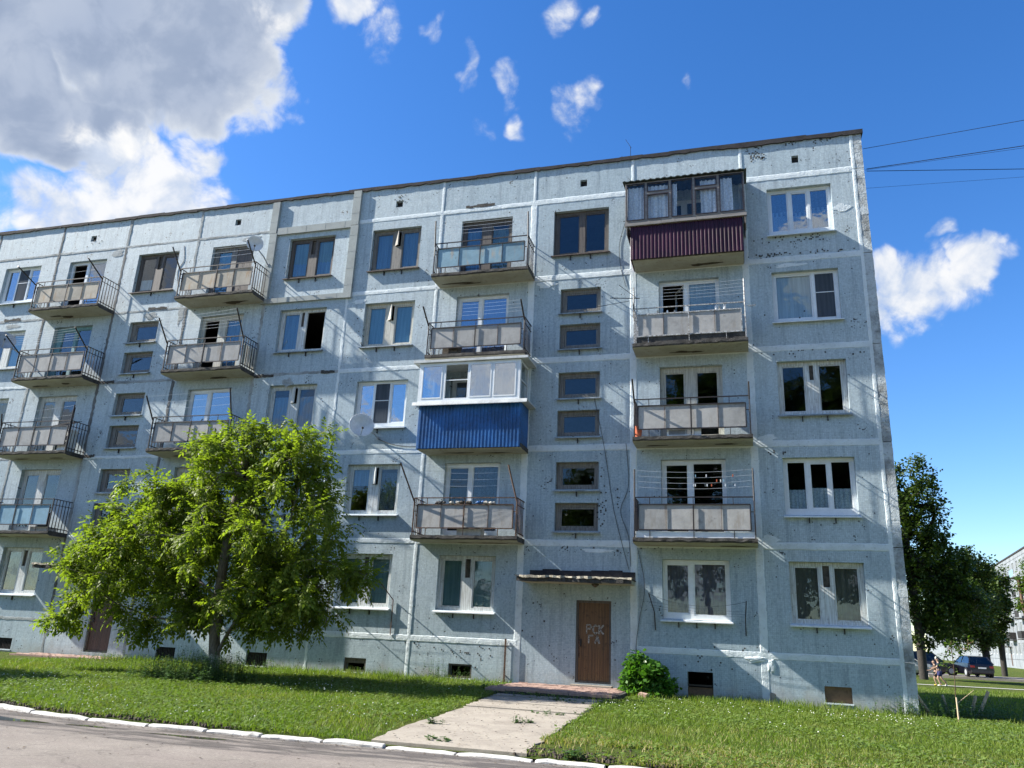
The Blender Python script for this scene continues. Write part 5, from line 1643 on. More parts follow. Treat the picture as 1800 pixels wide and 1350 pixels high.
# taller weeds along the wall, at the tree and by the corner
def weedclump(spots, name='weeds'):
    V = []; Q = []; off = 0
    r = np.random.RandomState(81)
    for cx, cy, sp, n, h in spots:
        for i in range(n):
            x, y = cx + r.normal(0, sp), cy + r.normal(0, sp * .6); z = ground_z(x, y)
            hh = h * r.uniform(.5, 1.1); ld = r.uniform(0, 6.28); ln = r.uniform(0, .3) * hh
            for k in range(7):
                t = (k + 1) / 7; px, py, pz = x + math.cos(ld) * ln * t * t, y + math.sin(ld) * ln * t * t, z + hh * t
                a = r.uniform(0, 6.28); L = r.uniform(.04, .085) * (1.3 - t * .6); w_ = L * .42
                d = np.array([math.cos(a), math.sin(a), r.uniform(-.4, .5)]); s_ = np.array([-math.sin(a), math.cos(a), 0]) * w_
                p = np.array([px, py, pz])
                V += [p, p + d * L * .5 + s_, p + d * L, p + d * L * .5 - s_]; Q.append([off, off + 1, off + 2, off + 3]); off += 4
            V += [np.array([x - .003, y, z]), np.array([x + .003, y, z]), np.array([px + .002, py, pz]), np.array([px - .002, py, pz])]; Q.append([off, off + 1, off + 2, off + 3]); off += 4
    return tag(link(name, np_mesh(name, np.array(V), np.array(Q), M['weed'])), kind='stuff')
weedclump([(-6.6, -5.1, .60, 420, .50), (-5.9, -4.7, .40, 260, .62), (-2.2, -.2, .2, 26, .55), (-1.5, -.15, .15, 12, .35), (-10.0, -.25, .4, 50, .5), (-9.2, -.2, .3, 30, .4), (-7.3, -.4, .5, 40, .3), (9.4, -.25, .25, 50, .45), (10.7, .6, .5, 170, .42), (11.6, 1.2, .5, 130, .38), (10.2, .1, .2, 40, .45),
           (-4.2, -.3, .7, 50, .22), (5.0, -.25, .9, 40, .16), (7.2, -.3, 1.0, 50, .16), (-12.0, -1.2, .4, 40, .3), (1.2, -9.0, .09, 10, .12), (2.35, -8.0, .08, 10, .13), (1.9, -10.6, .15, 10, .07), (3.9, -11.0, .12, 16, .10), (2.6, -6.4, .2, 12, .08), (1.6, -2.9, .5, 30, .10), (2.2, -3.5, .4, 24, .10), (-.15, -2.2, .15, 20, .2)])
stuff('tufts_between_slabs', [(lambda p: (p[0], p[1]))(blades(2, 0, 1, -5, -4, .01, .02, .01, 1))] if False else [blades(2200, -13, 11, -11.25, -10.9, .05, .12, .012, 37, .9)], M['grass'])
rd = np.random.RandomState(95); V = []; Q = []
for i in range(900):
    if i < 420: x, y = rd.uniform(.5, 3.1), rd.uniform(-11, -3); z = ground_z(1.5, y) + .032
    else: x, y = rd.uniform(-9, 7), rd.uniform(-14, -11.35) if i % 2 else kerb_y(rd.uniform(-9, 7)) - .1 - abs(rd.normal(0, .12)); z = .329
    if i >= 420 and i % 2 == 0: y = kerb_y(x) - .09 - abs(rd.normal(0, .10))
    s_ = rd.uniform(.008, .028); a = rd.uniform(0, 6.28); e = rd.uniform(.35, .9); o_ = len(V)
    for k in range(4): V.append((x + s_ * math.cos(a + k * 1.571) * (1 if k % 2 else e), y + s_ * math.sin(a + k * 1.571) * (1 if k % 2 else e), z + rd.uniform(0, .012)))
    Q.append((o_, o_ + 1, o_ + 2, o_ + 3))
M['litter'] = simple('dry_leaf_litter', (.13, .095, .06), .9, var=.6, scale=3)
tag(link('leaf_litter', np_mesh('leaf_litter', np.array(V), np.array(Q), M['litter'])), kind='stuff')
# clods of earth at the kerb
r_ = np.random.RandomState(91); mb = MB()
for i in range(1100):
    x = r_.uniform(-8, -1.0) if i % 2 else r_.uniform(3.0, 7.5); y = kerb_y(x) + (abs(r_.normal(.12, .14)) if i % 2 else abs(r_.normal(.3, .3))) + .08
    s = r_.uniform(.008, .028); z = ground_z(x, y)
    mb.lathe([(s, -.01), (s * .9, s * .5), (s * .35, s * .9)], 5, (x, y, z))
M['earth'] = simple('dark_earth', (.065, .05, .036), .95, var=.4, scale=20)
tag(mb.build('soil_clods', M['earth']), kind='stuff')


# ------------------------------------------------------------------ trees
def rot_frames(d, up_bias=None):
    d = d / np.linalg.norm(d, axis=1, keepdims=True)
    up = np.tile(np.array([0, 0, 1.0]), (len(d), 1)); s = np.cross(d, up); nn = np.linalg.norm(s, axis=1, keepdims=True)
    s = np.where(nn < 1e-3, np.array([[1.0, 0, 0]]), s / np.maximum(nn, 1e-6))
    u = np.cross(s, d)
    return d, s, u


def proto_compound(r, L=.30, n=3, w_=.042, ll=.105):
    """pinnate leaf along +x, drooping: list of quads"""
    out = []
    def leaflet(p, ang, ln, wd, dr):
        d = np.array([math.cos(ang), math.sin(ang), -dr]); s = np.array([-math.sin(ang), math.cos(ang), 0]) * wd
        fold = np.array([0, 0, wd * .35])
        return [p, p + d * ln * .5 + s + fold, p + d * ln, p + d * ln * .5 - s + fold]
    for k in range(n):
        t = .35 + .5 * k / max(1, n - 1); p = np.array([L * t, 0, -.25 * L * t * t])
        for sgn in (1, -1):
            out.append(leaflet(p, sgn * r.uniform(.75, 1.05), ll * r.uniform(.75, 1.05), w_ * r.uniform(.45, .6), r.uniform(.3, .8)))
    out.append(leaflet(np.array([L, 0, -.25 * L]) * .98, r.uniform(-.2, .2), ll * 1.2, w_ * .6, r.uniform(.4, .9)))
    s = .0025
    out.append([np.array([0, -s, 0]), np.array([0, s, 0]), np.array([L * .98, s, -.25 * L]), np.array([L * .98, -s, -.25 * L])])
    return np.array(out)


def proto_clump(r, n=5, size=.16, spread=.16):
    out = []
    for k in range(n):
        a = r.uniform(0, 6.28); d = np.array([math.cos(a), math.sin(a), r.uniform(-.7, .4)]); s = np.array([-math.sin(a), math.cos(a), r.uniform(-.5, .5)])
        p = r.normal(0, spread, 3); L = size * r.uniform(.7, 1.2); w_ = L * .38
        out.append([p, p + d * L * .45 + s * w_, p + d * L, p + d * L * .5 - s * w_])
    return np.array(out)


def make_tree(name, label, base, trunk, lobes, ntips, per, protos, leaf_m, bark_m, seed, r_tip=.006, rpow=.42, cat='tree', group=None, shell=.55, droop=.35, single=0, minh=.45, trunk_sides=7, leaf_scale=(.8, 1.2), step=.35):
    """trunk: list of polylines (world); lobes: (x, y, z, r) or (x,y,z,rx,ry,rz)"""
    r = np.random.RandomState(seed)
    root = thing(name, label, cat, group, base)
    B = np.array(base)
    nodes = []; par = []
    for poly in trunk:
        prev = -1
        if nodes:
            d0 = [np.linalg.norm(np.array(poly[0]) - q) for q in nodes]; prev = int(np.argmin(d0))
            poly = poly if d0[prev] > .03 else poly[1:]
        for p in poly:
            nodes.append(np.array(p, float)); par.append(prev); prev = len(nodes) - 1
    vol = np.array([(l[3] ** 2 if len(l) == 4 else l[3] * l[5]) for l in lobes]); vol = vol / vol.sum()
    pts = []
    for i in range(ntips):
        l = lobes[r.choice(len(lobes), p=vol)]
        d = r.normal(0, 1, 3); d /= np.linalg.norm(d); rr = r.uniform(shell ** 3, 1) ** (1 / 3) * r.choice([1, 1, 1, .93, 1.1])
        rad = np.array([l[3]] * 3 if len(l) == 4 else l[3:6])
        pts.append(np.array(l[:3]) + d * rr * rad)
    pts = np.array(pts); pts = pts[pts[:, 2] > base[2] + minh]
    c0 = np.array(trunk[0][-1])
    order = np.argsort(np.linalg.norm(pts - c0, axis=1))
    arr = np.zeros((len(nodes) + len(pts) * 14, 3)); arr[:len(nodes)] = nodes; cnt = len(nodes)
    tips = []
    for i in order:
        p = pts[i]
        d = np.linalg.norm(arr[:cnt] - p, axis=1) + .25 * np.maximum(0, arr[:cnt, 2] - p[2])
        d[:1] += 5
        j = int(np.argmin(d)); a = arr[j].copy(); L = np.linalg.norm(p - a); k = min(13, max(1, int(L / step)))
        prev = j
        for s in range(1, k + 1):
            t = s / k; q = a + (p - a) * t + np.array([0, 0, .10 * L * math.sin(math.pi * t)]) + (r.normal(0, .03 * min(1, L), 3) if s < k else 0)
            arr[cnt] = q; par.append(prev); prev = cnt; cnt += 1
        tips.append(prev)
    arr = arr[:cnt]; par = np.array(par)
    w_ = np.zeros(cnt)
    for t in tips: w_[t] += 1
    for i in range(cnt - 1, -1, -1):
        if par[i] >= 0: w_[par[i]] += w_[i]
    rad = r_tip * np.maximum(w_, 1) ** rpow
    # wood: trunk and limbs
    thick = MB(); thin = MB()
    for i in range(cnt):
        if par[i] < 0: continue
        a, b = arr[par[i]] - B, arr[i] - B
        if rad[i] > r_tip * 4.5: thick.bar(a, b, rad[par[i]] if rad[par[i]] < rad[i] * 1.6 else rad[i] * 1.15, trunk_sides, rad[i], cap=False)
        elif rad[i] > r_tip * 1.05 or True: thin.bar(a, b, rad[i] * 1.1, 3, rad[i], cap=False)
    if thick.f: thick.build('trunk', bark_m, root, smooth=True)
    tag(thin.build('branches', bark_m, root), kind='stuff')
    # leaves
    tp = arr[tips]; pp = arr[par[tips]]
    n = len(tips) * per
    idx = np.repeat(np.arange(len(tips)), per)
    dirs = tp[idx] - pp[idx]; dirs /= np.maximum(np.linalg.norm(dirs, axis=1, keepdims=True), 1e-5)
    pos = pp[idx] + (tp[idx] - pp[idx]) * r.uniform(-.3, 1.1, (n, 1)) + r.normal(0, .05, (n, 3))
    ld = dirs * .5 + r.normal(0, .75, (n, 3)); ld[:, 2] -= droop
    D, S, U = rot_frames(ld)
    sc_ = r.uniform(*leaf_scale, n)
    ang = r.uniform(-.6, .6, n); S, U = S * np.cos(ang)[:, None] + U * np.sin(ang)[:, None], -S * np.sin(ang)[:, None] + U * np.cos(ang)[:, None]
    V = []; nq = 0; which = r.randint(0, len(protos), n)
    solo = set()
    if single:
        cam_p = np.array([6.06, -21.76, 1.84]); dist = np.linalg.norm(pos - cam_p, axis=1)
        front = np.argsort(dist)[:single * 4]; solo = set(r.choice(front, single, replace=False).tolist())
    for k, pr_ in enumerate(protos):
        sel = np.array([i for i in np.where(which == k)[0] if i not in solo], int)
        P = pr_.reshape(-1, 3)
        W_ = (P[None, :, 0:1] * D[sel][:, None] + P[None, :, 1:2] * S[sel][:, None] + P[None, :, 2:3] * U[sel][:, None]) * sc_[sel][:, None, None] + pos[sel][:, None] - B
        V.append(W_.reshape(-1, 3))
    V = np.concatenate(V); Q = np.arange(len(V)).reshape(-1, 4)
    tag(link('crown', np_mesh('crown', V, Q, leaf_m), root), kind='stuff')
    if solo:
        mes = [np_mesh('leaf', pr_.reshape(-1, 3), np.arange(pr_.shape[0] * 4).reshape(-1, 4), leaf_m) for pr_ in protos]
        for i in solo:
            o = link('leaf', mes[which[i]], root)
            m4 = Matrix(((D[i][0], S[i][0], U[i][0], pos[i][0] - B[0]), (D[i][1], S[i][1], U[i][1], pos[i][1] - B[1]), (D[i][2], S[i][2], U[i][2], pos[i][2] - B[2]), (0, 0, 0, 1)))
            o.matrix_local = m4 @ Matrix.Scale(float(sc_[i]), 4)
    return root


r4 = np.random.RandomState(4)
walnut_protos = [proto_compound(r4, r4.uniform(.24, .34), r4.choice([2, 3, 3]),   .056, .095) for _ in range(6)]
Yt = -4.3
make_tree('walnut_tree', 'leafy green walnut tree with forked whitewashed trunk on the lawn', (-6.35, Yt, .46),
          [[(-6.35, Yt, .40), (-6.36, Yt, .95), (-6.45, Yt, 1.5), (-6.50, Yt, 2.3), (-6.5, Yt, 3.3), (-6.45, Yt, 4.5), (-6.3, Yt, 5.8)],
           [(-6.36, Yt, .95), (-6.05, Yt - .05, 1.55), (-5.6, Yt - .1, 2.2), (-5.1, Yt, 3.2), (-4.75, Yt, 4.4), (-4.6, Yt, 5.6)],
           [(-6.45, Yt, 1.6), (-7.3, Yt - .1, 1.75), (-8.4, Yt, 1.85), (-9.4, Yt, 2.1)], [(-5.75, Yt, 2.0), (-4.9, Yt - .2, 2.3), (-4.0, Yt, 2.6), (-3.3, Yt, 2.9)], [(-6.5, Yt, 2.3), (-7.6, Yt + .2, 3.0), (-8.8, Yt, 3.9)]],
          [(-6.5, Yt, 5.45, 1.45, 1.5, 1.45), (-4.62, Yt, 6.05, .75, .9, .9), (-4.9, Yt, 4.1, 1.6, 2.0, 1.6), (-8.7, Yt, 4.0, 1.75, 1.9, 1.5), (-9.7, Yt, 2.8, 1.5, 1.6, 1.0), (-3.6, Yt, 2.95, 1.15, 1.4, .95), (-6.6, Yt, 3.3, 2.0, 2.1, 1.35), (-7.9, Yt, 4.7, .95, 1.2, .9), (-6.2, Yt - .1, 2.15, 1.7, 1.5, .6), (-4.6, Yt, 2.0, 1.1, 1.2, .55), (-8.0, Yt, 2.1, 1.3, 1.2, .5), (-8.2, Yt, 5.0, .6, .8, .5), (-9.9, Yt, 3.7, .7, .9, .5),
           (-11.0, Yt, 1.95, .55, .6, .45), (-8.5, Yt - .2, 1.62, .42, .5, .32), (-4.2, Yt, 5.0, .7, .9, .8), (-4.5, Yt, 2.4, 1.0, 1.2, .55), (-7.3, Yt, 6.1, .45, .5, .5), (-5.9, Yt, 6.5, .5, .5, .5), (-2.65, Yt, 3.0, .4, .5, .4), (-10.6, Yt, 3.3, .5, .6, .5)],
          820, 15, walnut_protos, M['walnut'], M['bark'], 11, r_tip=.0052, rpow=.49, single=260, shell=.35, droop=.12)
clumps = [proto_clump(r4, 6, .20, .20) for _ in range(6)]
A_ = [(16.2, 32.6, 12.2, 1.5), (16.9, 33.5, 10.2, 1.6), (16.0, 33.9, 8.2, 2.2), (17.5, 34.6, 7.4, 1.6), (16.4, 35.0, 5.2, 2.2), (18.0, 35.4, 5.4, 1.6), (14.7, 33.1, 9.5, 2.2), (14.0, 34.0, 6.1, 2.5), (18.9, 35.0, 7.4, .9), (17.3, 34.5, 3.9, 1.2), (15.2, 33, 11.3, 1.4), (16.2, 34.3, 3.3, 1.3), (18.4, 35.6, 3.6, 1.3), (19.2, 35.6, 5.2, 1.2), (19.4, 37.0, 4.3, 1.5), (20.0, 39.5, 5.2, 1.8), (18.6, 36.2, 6.2, 1.3)]
make_tree('maple_tree', 'tall dark maple rising directly behind the corner of the block', (16.1, 34.2, .3),
          [[(16.1, 34.2, .2), (16.1, 34.2, 2.5), (16.0, 34.1, 5), (15.8, 33.8, 8), (15.9, 33.4, 11)], [(16.1, 34.2, 2.5), (17.2, 34.7, 5.0), (17.6, 34.8, 7)]], A_, 640, 11, clumps, M['dark_leaf'], M['bark_dark'], 21, r_tip=.016, rpow=.43, step=.8, shell=.3)
make_tree('maple_tree', 'broad dark maple of middle height beyond the tall maple', (23.3, 49.2, .35),
          [[(23.3, 49.2, .2), (23.2, 49.0, 2.5), (22.8, 48.6, 4.5), (22.3, 48.3, 7.5)]],
          [(22.4, 47.7, 8.5, 1.4), (21.9, 48.3, 6.5, 2.0), (23.2, 48.8, 6.1, 1.6), (24.0, 48.2, 8.3, .8), (22.4, 49.2, 4.3, 1.7), (20.9, 48.7, 4.4, 1.8), (20.2, 48.2, 6.2, 1.7), (21.0, 48.0, 7.8, 1.6), (19.4, 47.5, 7.4, 1.5), (22.9, 49, 3.2, 1.2)], 520, 11, clumps, M['dark_leaf'], M['bark_dark'], 22, r_tip=.018, rpow=.43, step=.8, shell=.3)
make_tree('maple_tree', 'slender dark maple nearest the white block in the distance', (26.0, 55.6, .35),
          [[(26.0, 55.6, .2), (26.0, 55.5, 2.8), (25.9, 55.2, 5), (26.0, 54.9, 8)]],
          [(25.8, 54.7, 7.2, 1.3), (25.3, 55.3, 4.9, 1.9), (26.3, 54.4, 8.3, .7), (26.2, 55.2, 5.9, .9), (24.4, 54.8, 6.6, 1.3), (25.4, 55.3, 3.4, 1.1)], 300, 10, clumps, M['dark_leaf'], M['bark_dark'], 23, r_tip=.02, rpow=.43, step=.8, shell=.3)
make_tree('young_tree', 'lighter tree with thin reddish trunk at the right edge before the white block', (29.95, 60.6, .3),
          [[(29.95, 60.6, .2), (29.7, 60.4, 3), (29.35, 60.2, 6), (29.2, 60.0, 8.4)]],
          [(29.9, 60.0, 7.9, .9), (30.5, 59.7, 9.4, 1.1), (29.5, 60.5, 6.2, .6), (30.6, 60.5, 7.0, 1.1), (31.2, 60.5, 8.2, 1.2)], 120, 9, clumps, M['mid_leaf'], M['bark_red'], 24, r_tip=.02, rpow=.40, step=.8, shell=.3)
# trees across the road: mirrored in the lower panes
base_tree = make_tree('lime_tree', 'large lime tree across the road, mirrored in the lower panes', (14, -34, .3),
          [[(14, -34, .2), (14, -34, 4), (13.9, -34, 9), (14.1, -34, 17)]],
          [(14, -34, 19.5, 3.2), (12.0, -34, 15.5, 3.8), (16.2, -34.4, 15, 3.8), (14, -33.5, 10, 3.8), (11.6, -34, 8, 2.8), (16.6, -34, 7.0, 2.8)], 360, 9, clumps, M['dark_leaf'], M['bark_dark'], 25, r_tip=.03, rpow=.42, step=1.2, shell=.2, leaf_scale=(1.6, 2.6), group='limes across the road')
tbl = {}
for c in list(bpy.data.objects):
    if c.parent: tbl.setdefault(c.parent.name, []).append(c)
for i, (x, y, s) in enumerate(((3.6, -34, .98), (20, -33, 1.0), (9.5, -36, .9), (-5, -36, .62), (-10, -37, .53), (-17, -38, .50), (-27, -37, .55), (-37, -38, .58), (-48, -38, .58), (27, -34, .95))):
    t = copy_tree(base_tree, None, tbl); t.location = (x, y, .3); t.scale = (s, s, s); t.rotation_euler = (0, 0, x * 1.7)
small = make_tree('young_lime_tree', 'small round lime standing on the lawn beyond the left edge', (-17.2, -8.4, .45),
          [[(-17.2, -8.4, .4), (-17.2, -8.4, 2), (-17.2, -8.4, 4.5)]], [(-17.2, -8.4, 4.3, 1.9), (-16.6, -8.2, 5.6, 1.3), (-18, -8.6, 3.6, 1.3)], 170, 9, clumps, M['mid_leaf'], M['bark_dark'], 26, r_tip=.02, rpow=.42, step=.8, shell=.2)
# bush by the door
bclump = [proto_clump(r4, 4, .115, .07) for _ in range(5)]
for q in bclump: q[:, :, 2] *= .8
make_tree('lilac_bush', 'bright green leafy bush beside the brown door', (3.55, -.62, .47),
          [[(3.55, -.62, .42), (3.5, -.62, .75)], [(3.55, -.62, .42), (3.85, -.7, .7)], [(3.55, -.62, .42), (3.3, -.6, .75)]],
          [(3.38, -.65, 1.18, .26, .25, .34), (3.62, -.7, .98, .40, .35, .30), (3.18, -.6, .92, .24, .3, .26), (3.78, -.7, 1.12, .16, .2, .22), (4.12, -.7, .84, .16, .2, .14), (3.98, -.72, .70, .27, .3, .24), (3.3, -.7, .62, .30, .3, .16), (3.7, -.8, .60, .36, .3, .15)], 250, 6, bclump, M['lilac'], M['bark'], 27, r_tip=.003, rpow=.4, cat='bush', minh=.04, step=.15, shell=.3, leaf_scale=(.7, 1.15))
# sapling with a peeled lower stem
t = make_tree('sapling', 'thin young sapling with a few leaves by the corner of the block', (10.48, -.60, .40),
          [[(10.48, -.6, .35), (10.47, -.6, .95), (10.50, -.6, 1.5), (10.49, -.6, 2.1)]], [(10.50, -.6, 1.95, .14, .14, .35), (10.75, -.5, 1.9, .22, .2, .2), (10.3, -.6, 1.7, .2, .2, .2), (10.95, -.5, 2.15, .12, .12, .12)], 26, 3, [proto_clump(r4, 3, .07, .03) for _ in range(3)], M['mid_leaf'], M['bark_red'], 28, minh=.3, r_tip=.004, rpow=.30, step=.2, shell=.1)
mb = MB(); mb.bar((0, 0, -.05), (.0, 0, .52), .022, 7, .018); mb.bar((.01, 0, .40), (.42, .05, .72), .007, 5, .004); mb.build('lower_stem', M['stake'], t)
for (x, y), (dx, dy, dz), lab in (((10.17, .30), (-.42, .05, .62), 'cut pole leaning left against the corner of the block'), ((11.0, 2.9), (-.12, 0, .42), 'short cut pole behind the sapling'),
                            ((11.42, 1.95), (.34, .05, .60), 'cut pole leaning right beyond the sapling, the longer of the pair'), ((11.42, 2.6), (.18, 0, .46), 'cut pole leaning right beyond the sapling, the shorter of the pair')):
    z = ground_z(x, y); t = thing('stake', lab, 'stake', 'cut poles at the corner', (x, y, z))
    mb = MB(); mb.bar((0, 0, -.1), (dx, dy, dz), .044, 8, .038); mb.build('pole', M['stake'], t)
    mb = MB(); d = Vector((dx, dy, dz)).normalized(); e = Vector((dx, dy, dz)); mb.bar(e, e + d * .004, .037, 8); mb.build('cut_end', M['cream_wood'], t)

# ------------------------------------------------------------------ small things on the ground
t = thing('tyre', 'dark worn tyre leaning on the wall between door and bush', 'tyre', None, (3.02, -.16, .82))
mb = MB()
n, k = 26, 8; v = []; f = []
for i in range(n):
    a = 2 * math.pi * i / n
    for j in range(k):
        b = 2 * math.pi * j / k; rr = .20 + .045 * math.cos(b); v.append((rr * math.cos(a), .035 * math.sin(b), rr * math.sin(a)))
for i in range(n):
    for j in range(k): f.append((i * k + j, ((i + 1) % n) * k + j, ((i + 1) % n) * k + (j + 1) % k, i * k + (j + 1) % k))
mb.add(v, f); mb.build('rubber_ring', M['rubber'], t, None, (R(-14), 0, R(25)), smooth=True)
mb = MB(); mb.lathe([(.03, -.03), (.03, .03)], 8, axis='y'); mb.build('valve_clip', M['iron'], t, (0, -.02, .2))
def block(loc, s, m, name, label, cat, rot=(0, 0, 0)):
    bm = bmesh.new(); bmesh.ops.create_cube(bm, size=1); bmesh.ops.scale(bm, vec=s, verts=bm.verts)
    bmesh.ops.bevel(bm, geom=bm.edges[:], offset=min(s) * .14, segments=2, affect='EDGES')
    for q in bm.verts: q.co += Vector((rnd.uniform(-1, 1), rnd.uniform(-1, 1), rnd.uniform(-1, 1))) * min(s) * .05
    me = bpy.data.meshes.new(name); bm.to_mesh(me); bm.free(); me.materials.append(m)
    return tag(link(name, me, None, loc, rot), label, cat)
block((3.55, -1.22, .55), (.26, .13, .13), M['brick'], 'loose_brick', 'loose reddish brick lying in front of the bush', 'brick', (.25, .1, -.5))
block((6.55, -.22, .58), (.13, .12, .34), M['stone'], 'boundary_stone', 'small upright pinkish stone against the wall below the lit joint', 'stone', (0, .03, .1))


# ------------------------------------------------------------------ far block of flats on the right
far = thing('apartment_building', 'white panel block seen between the trees far to the right', 'building', None, (43, 113, .3), R(-96.6))
WH = simple('far_white_panel', (.235, .255, .275), .7, var=.15, scale=.6); DJ = simple('far_dark_joint', (.06, .07, .08), .8)
FX0, FX1 = -170, 30
cols_f = [c for c in np.arange(-8.4 - 3.18 * 30, 29, 3.18)]
hz = [1.2 + 2.7 * k for k in range(6)]
for n in range(7):
    z0, z1 = (0, hz[0]) if n == 0 else ((hz[n - 1] + .06, hz[n] - .0) if n < 6 else (hz[5] + .06, 15.3))
    if n and n < 6: z1 = hz[n]
    mb = MB(); holes = []
    if 1 <= n <= 5: holes = [(c - .8, c + .8, hz[n - 1] + .75, hz[n - 1] + 2.3) for c in cols_f]
    plate(mb, FX0, FX1, z0, z1 - .002, 0, .3, holes); mb.build('wall', WH, far)
mb = MB()
for z in hz: mb.box(FX0, FX1, .02, .28, z, z + .058)
for c in cols_f: mb.box(c + 1.59 - .02, c + 1.59 + .02, -.012, .0, .2, 15.2)
mb.build('joints', DJ, far)
mb = MB(); mb.box(FX0, FX1, .301, 12, 0, 15.2); mb.build('block_core', M['inside'], far)
mb = MB(); mb.box(FX0 - .1, FX1 + .1, -.1, 12.1, 15.302, 15.5); mb.build('roof', M['felt'], far)
wf = None
for n in range(1, 6):
    for c in cols_f:
        if c < -75: continue
        if wf is None:
            mb = MB(); plate(mb, -.795, .795, .005, 1.545, .08, .14, [(-.72, -.06, .08, 1.47), (.06, .72, .08, 1.47)]); wme = mb.mesh('window', M['white_wood'])
            mb = MB(); mb.box(-.73, .73, .10, .11, .07, 1.48); pme = mb.mesh('pane', M['glass']); wf = 1
        o = link('window', wme, far, (c, 0, hz[n - 1] + .75)); link('pane', pme, o)
for c0 in (cols_f[30], cols_f[30] + 3.18 * 2, cols_f[30] + 3.18 * 5, cols_f[30] - 3.18 * 3):
    for n in range(2, 6):
        z = hz[n - 1]
        mb = MB(); mb.box(c0 - 1.55, c0 + 1.55, -.85, -.005, z - .07, z + .07); b = mb.build('balcony', M['slab_edge'], far)
        m_ = M['sheet_sky'] if n == 5 else (M['far_green'] if n == 2 and c0 == cols_f[30] else M['grille']) if 'far_green' in M else None
        if m_ is None:
            M['far_green'] = simple('dark_green_sheet', (.01, .07, .055), .5, var=.15); m_ = M['far_green'] if n == 2 else (M['sheet_sky'] if n == 5 else M['grille'])
        mb = MB(); mb.box(c0 - 1.52, c0 + 1.52, -.83, -.81, z + .15, z + 1.05)
        if n == 2: mb.box(c0 - 1.52, c0 - 1.50, -.81, -.01, z + .15, z + 1.05); mb.box(c0 + 1.50, c0 + 1.52, -.81, -.01, z + .15, z + 1.05)
        mb.build('railing', m_, b)
mb = MB(); mb.box(cols_f[30] + .7, cols_f[30] + 2.4, -1.2, -.01, 2.9, 3.05); mb.build('canopy', M['slab_edge'], far)
mb = MB(); mb.box(cols_f[30] + 1.1, cols_f[30] + 2.0, -.02, -.005, .3, 2.4); mb.build('door', M['door_dark'], far)
# strip of road, walk and verge before it
mb = MB(); mb.add([(9.9, 24.2, .335), (60, 28.8, .335), (60, 29.4, .335), (9.9, 24.75, .335)], [(0, 1, 2, 3)]); tag(mb.build('footpath', M['kerb']), kind='structure')
mb = MB(); mb.add([(17.5, 40.5, .335), (80, 45.5, .335), (80, 58, .335), (17.5, 52, .335)], [(0, 1, 2, 3)]); tag(mb.build('car_park', M['asphalt2'] if 'asphalt2' in M else concrete('far_asphalt', (.24, .21, .195), (.18, .165, .155), (.14, .13, .12), .3, .1)), kind='structure')
mb = MB(); mb.box(17.5, 23.2, 40.2, 40.38, .25, .46); tag(mb.build('kerb', M['path']), kind='structure')

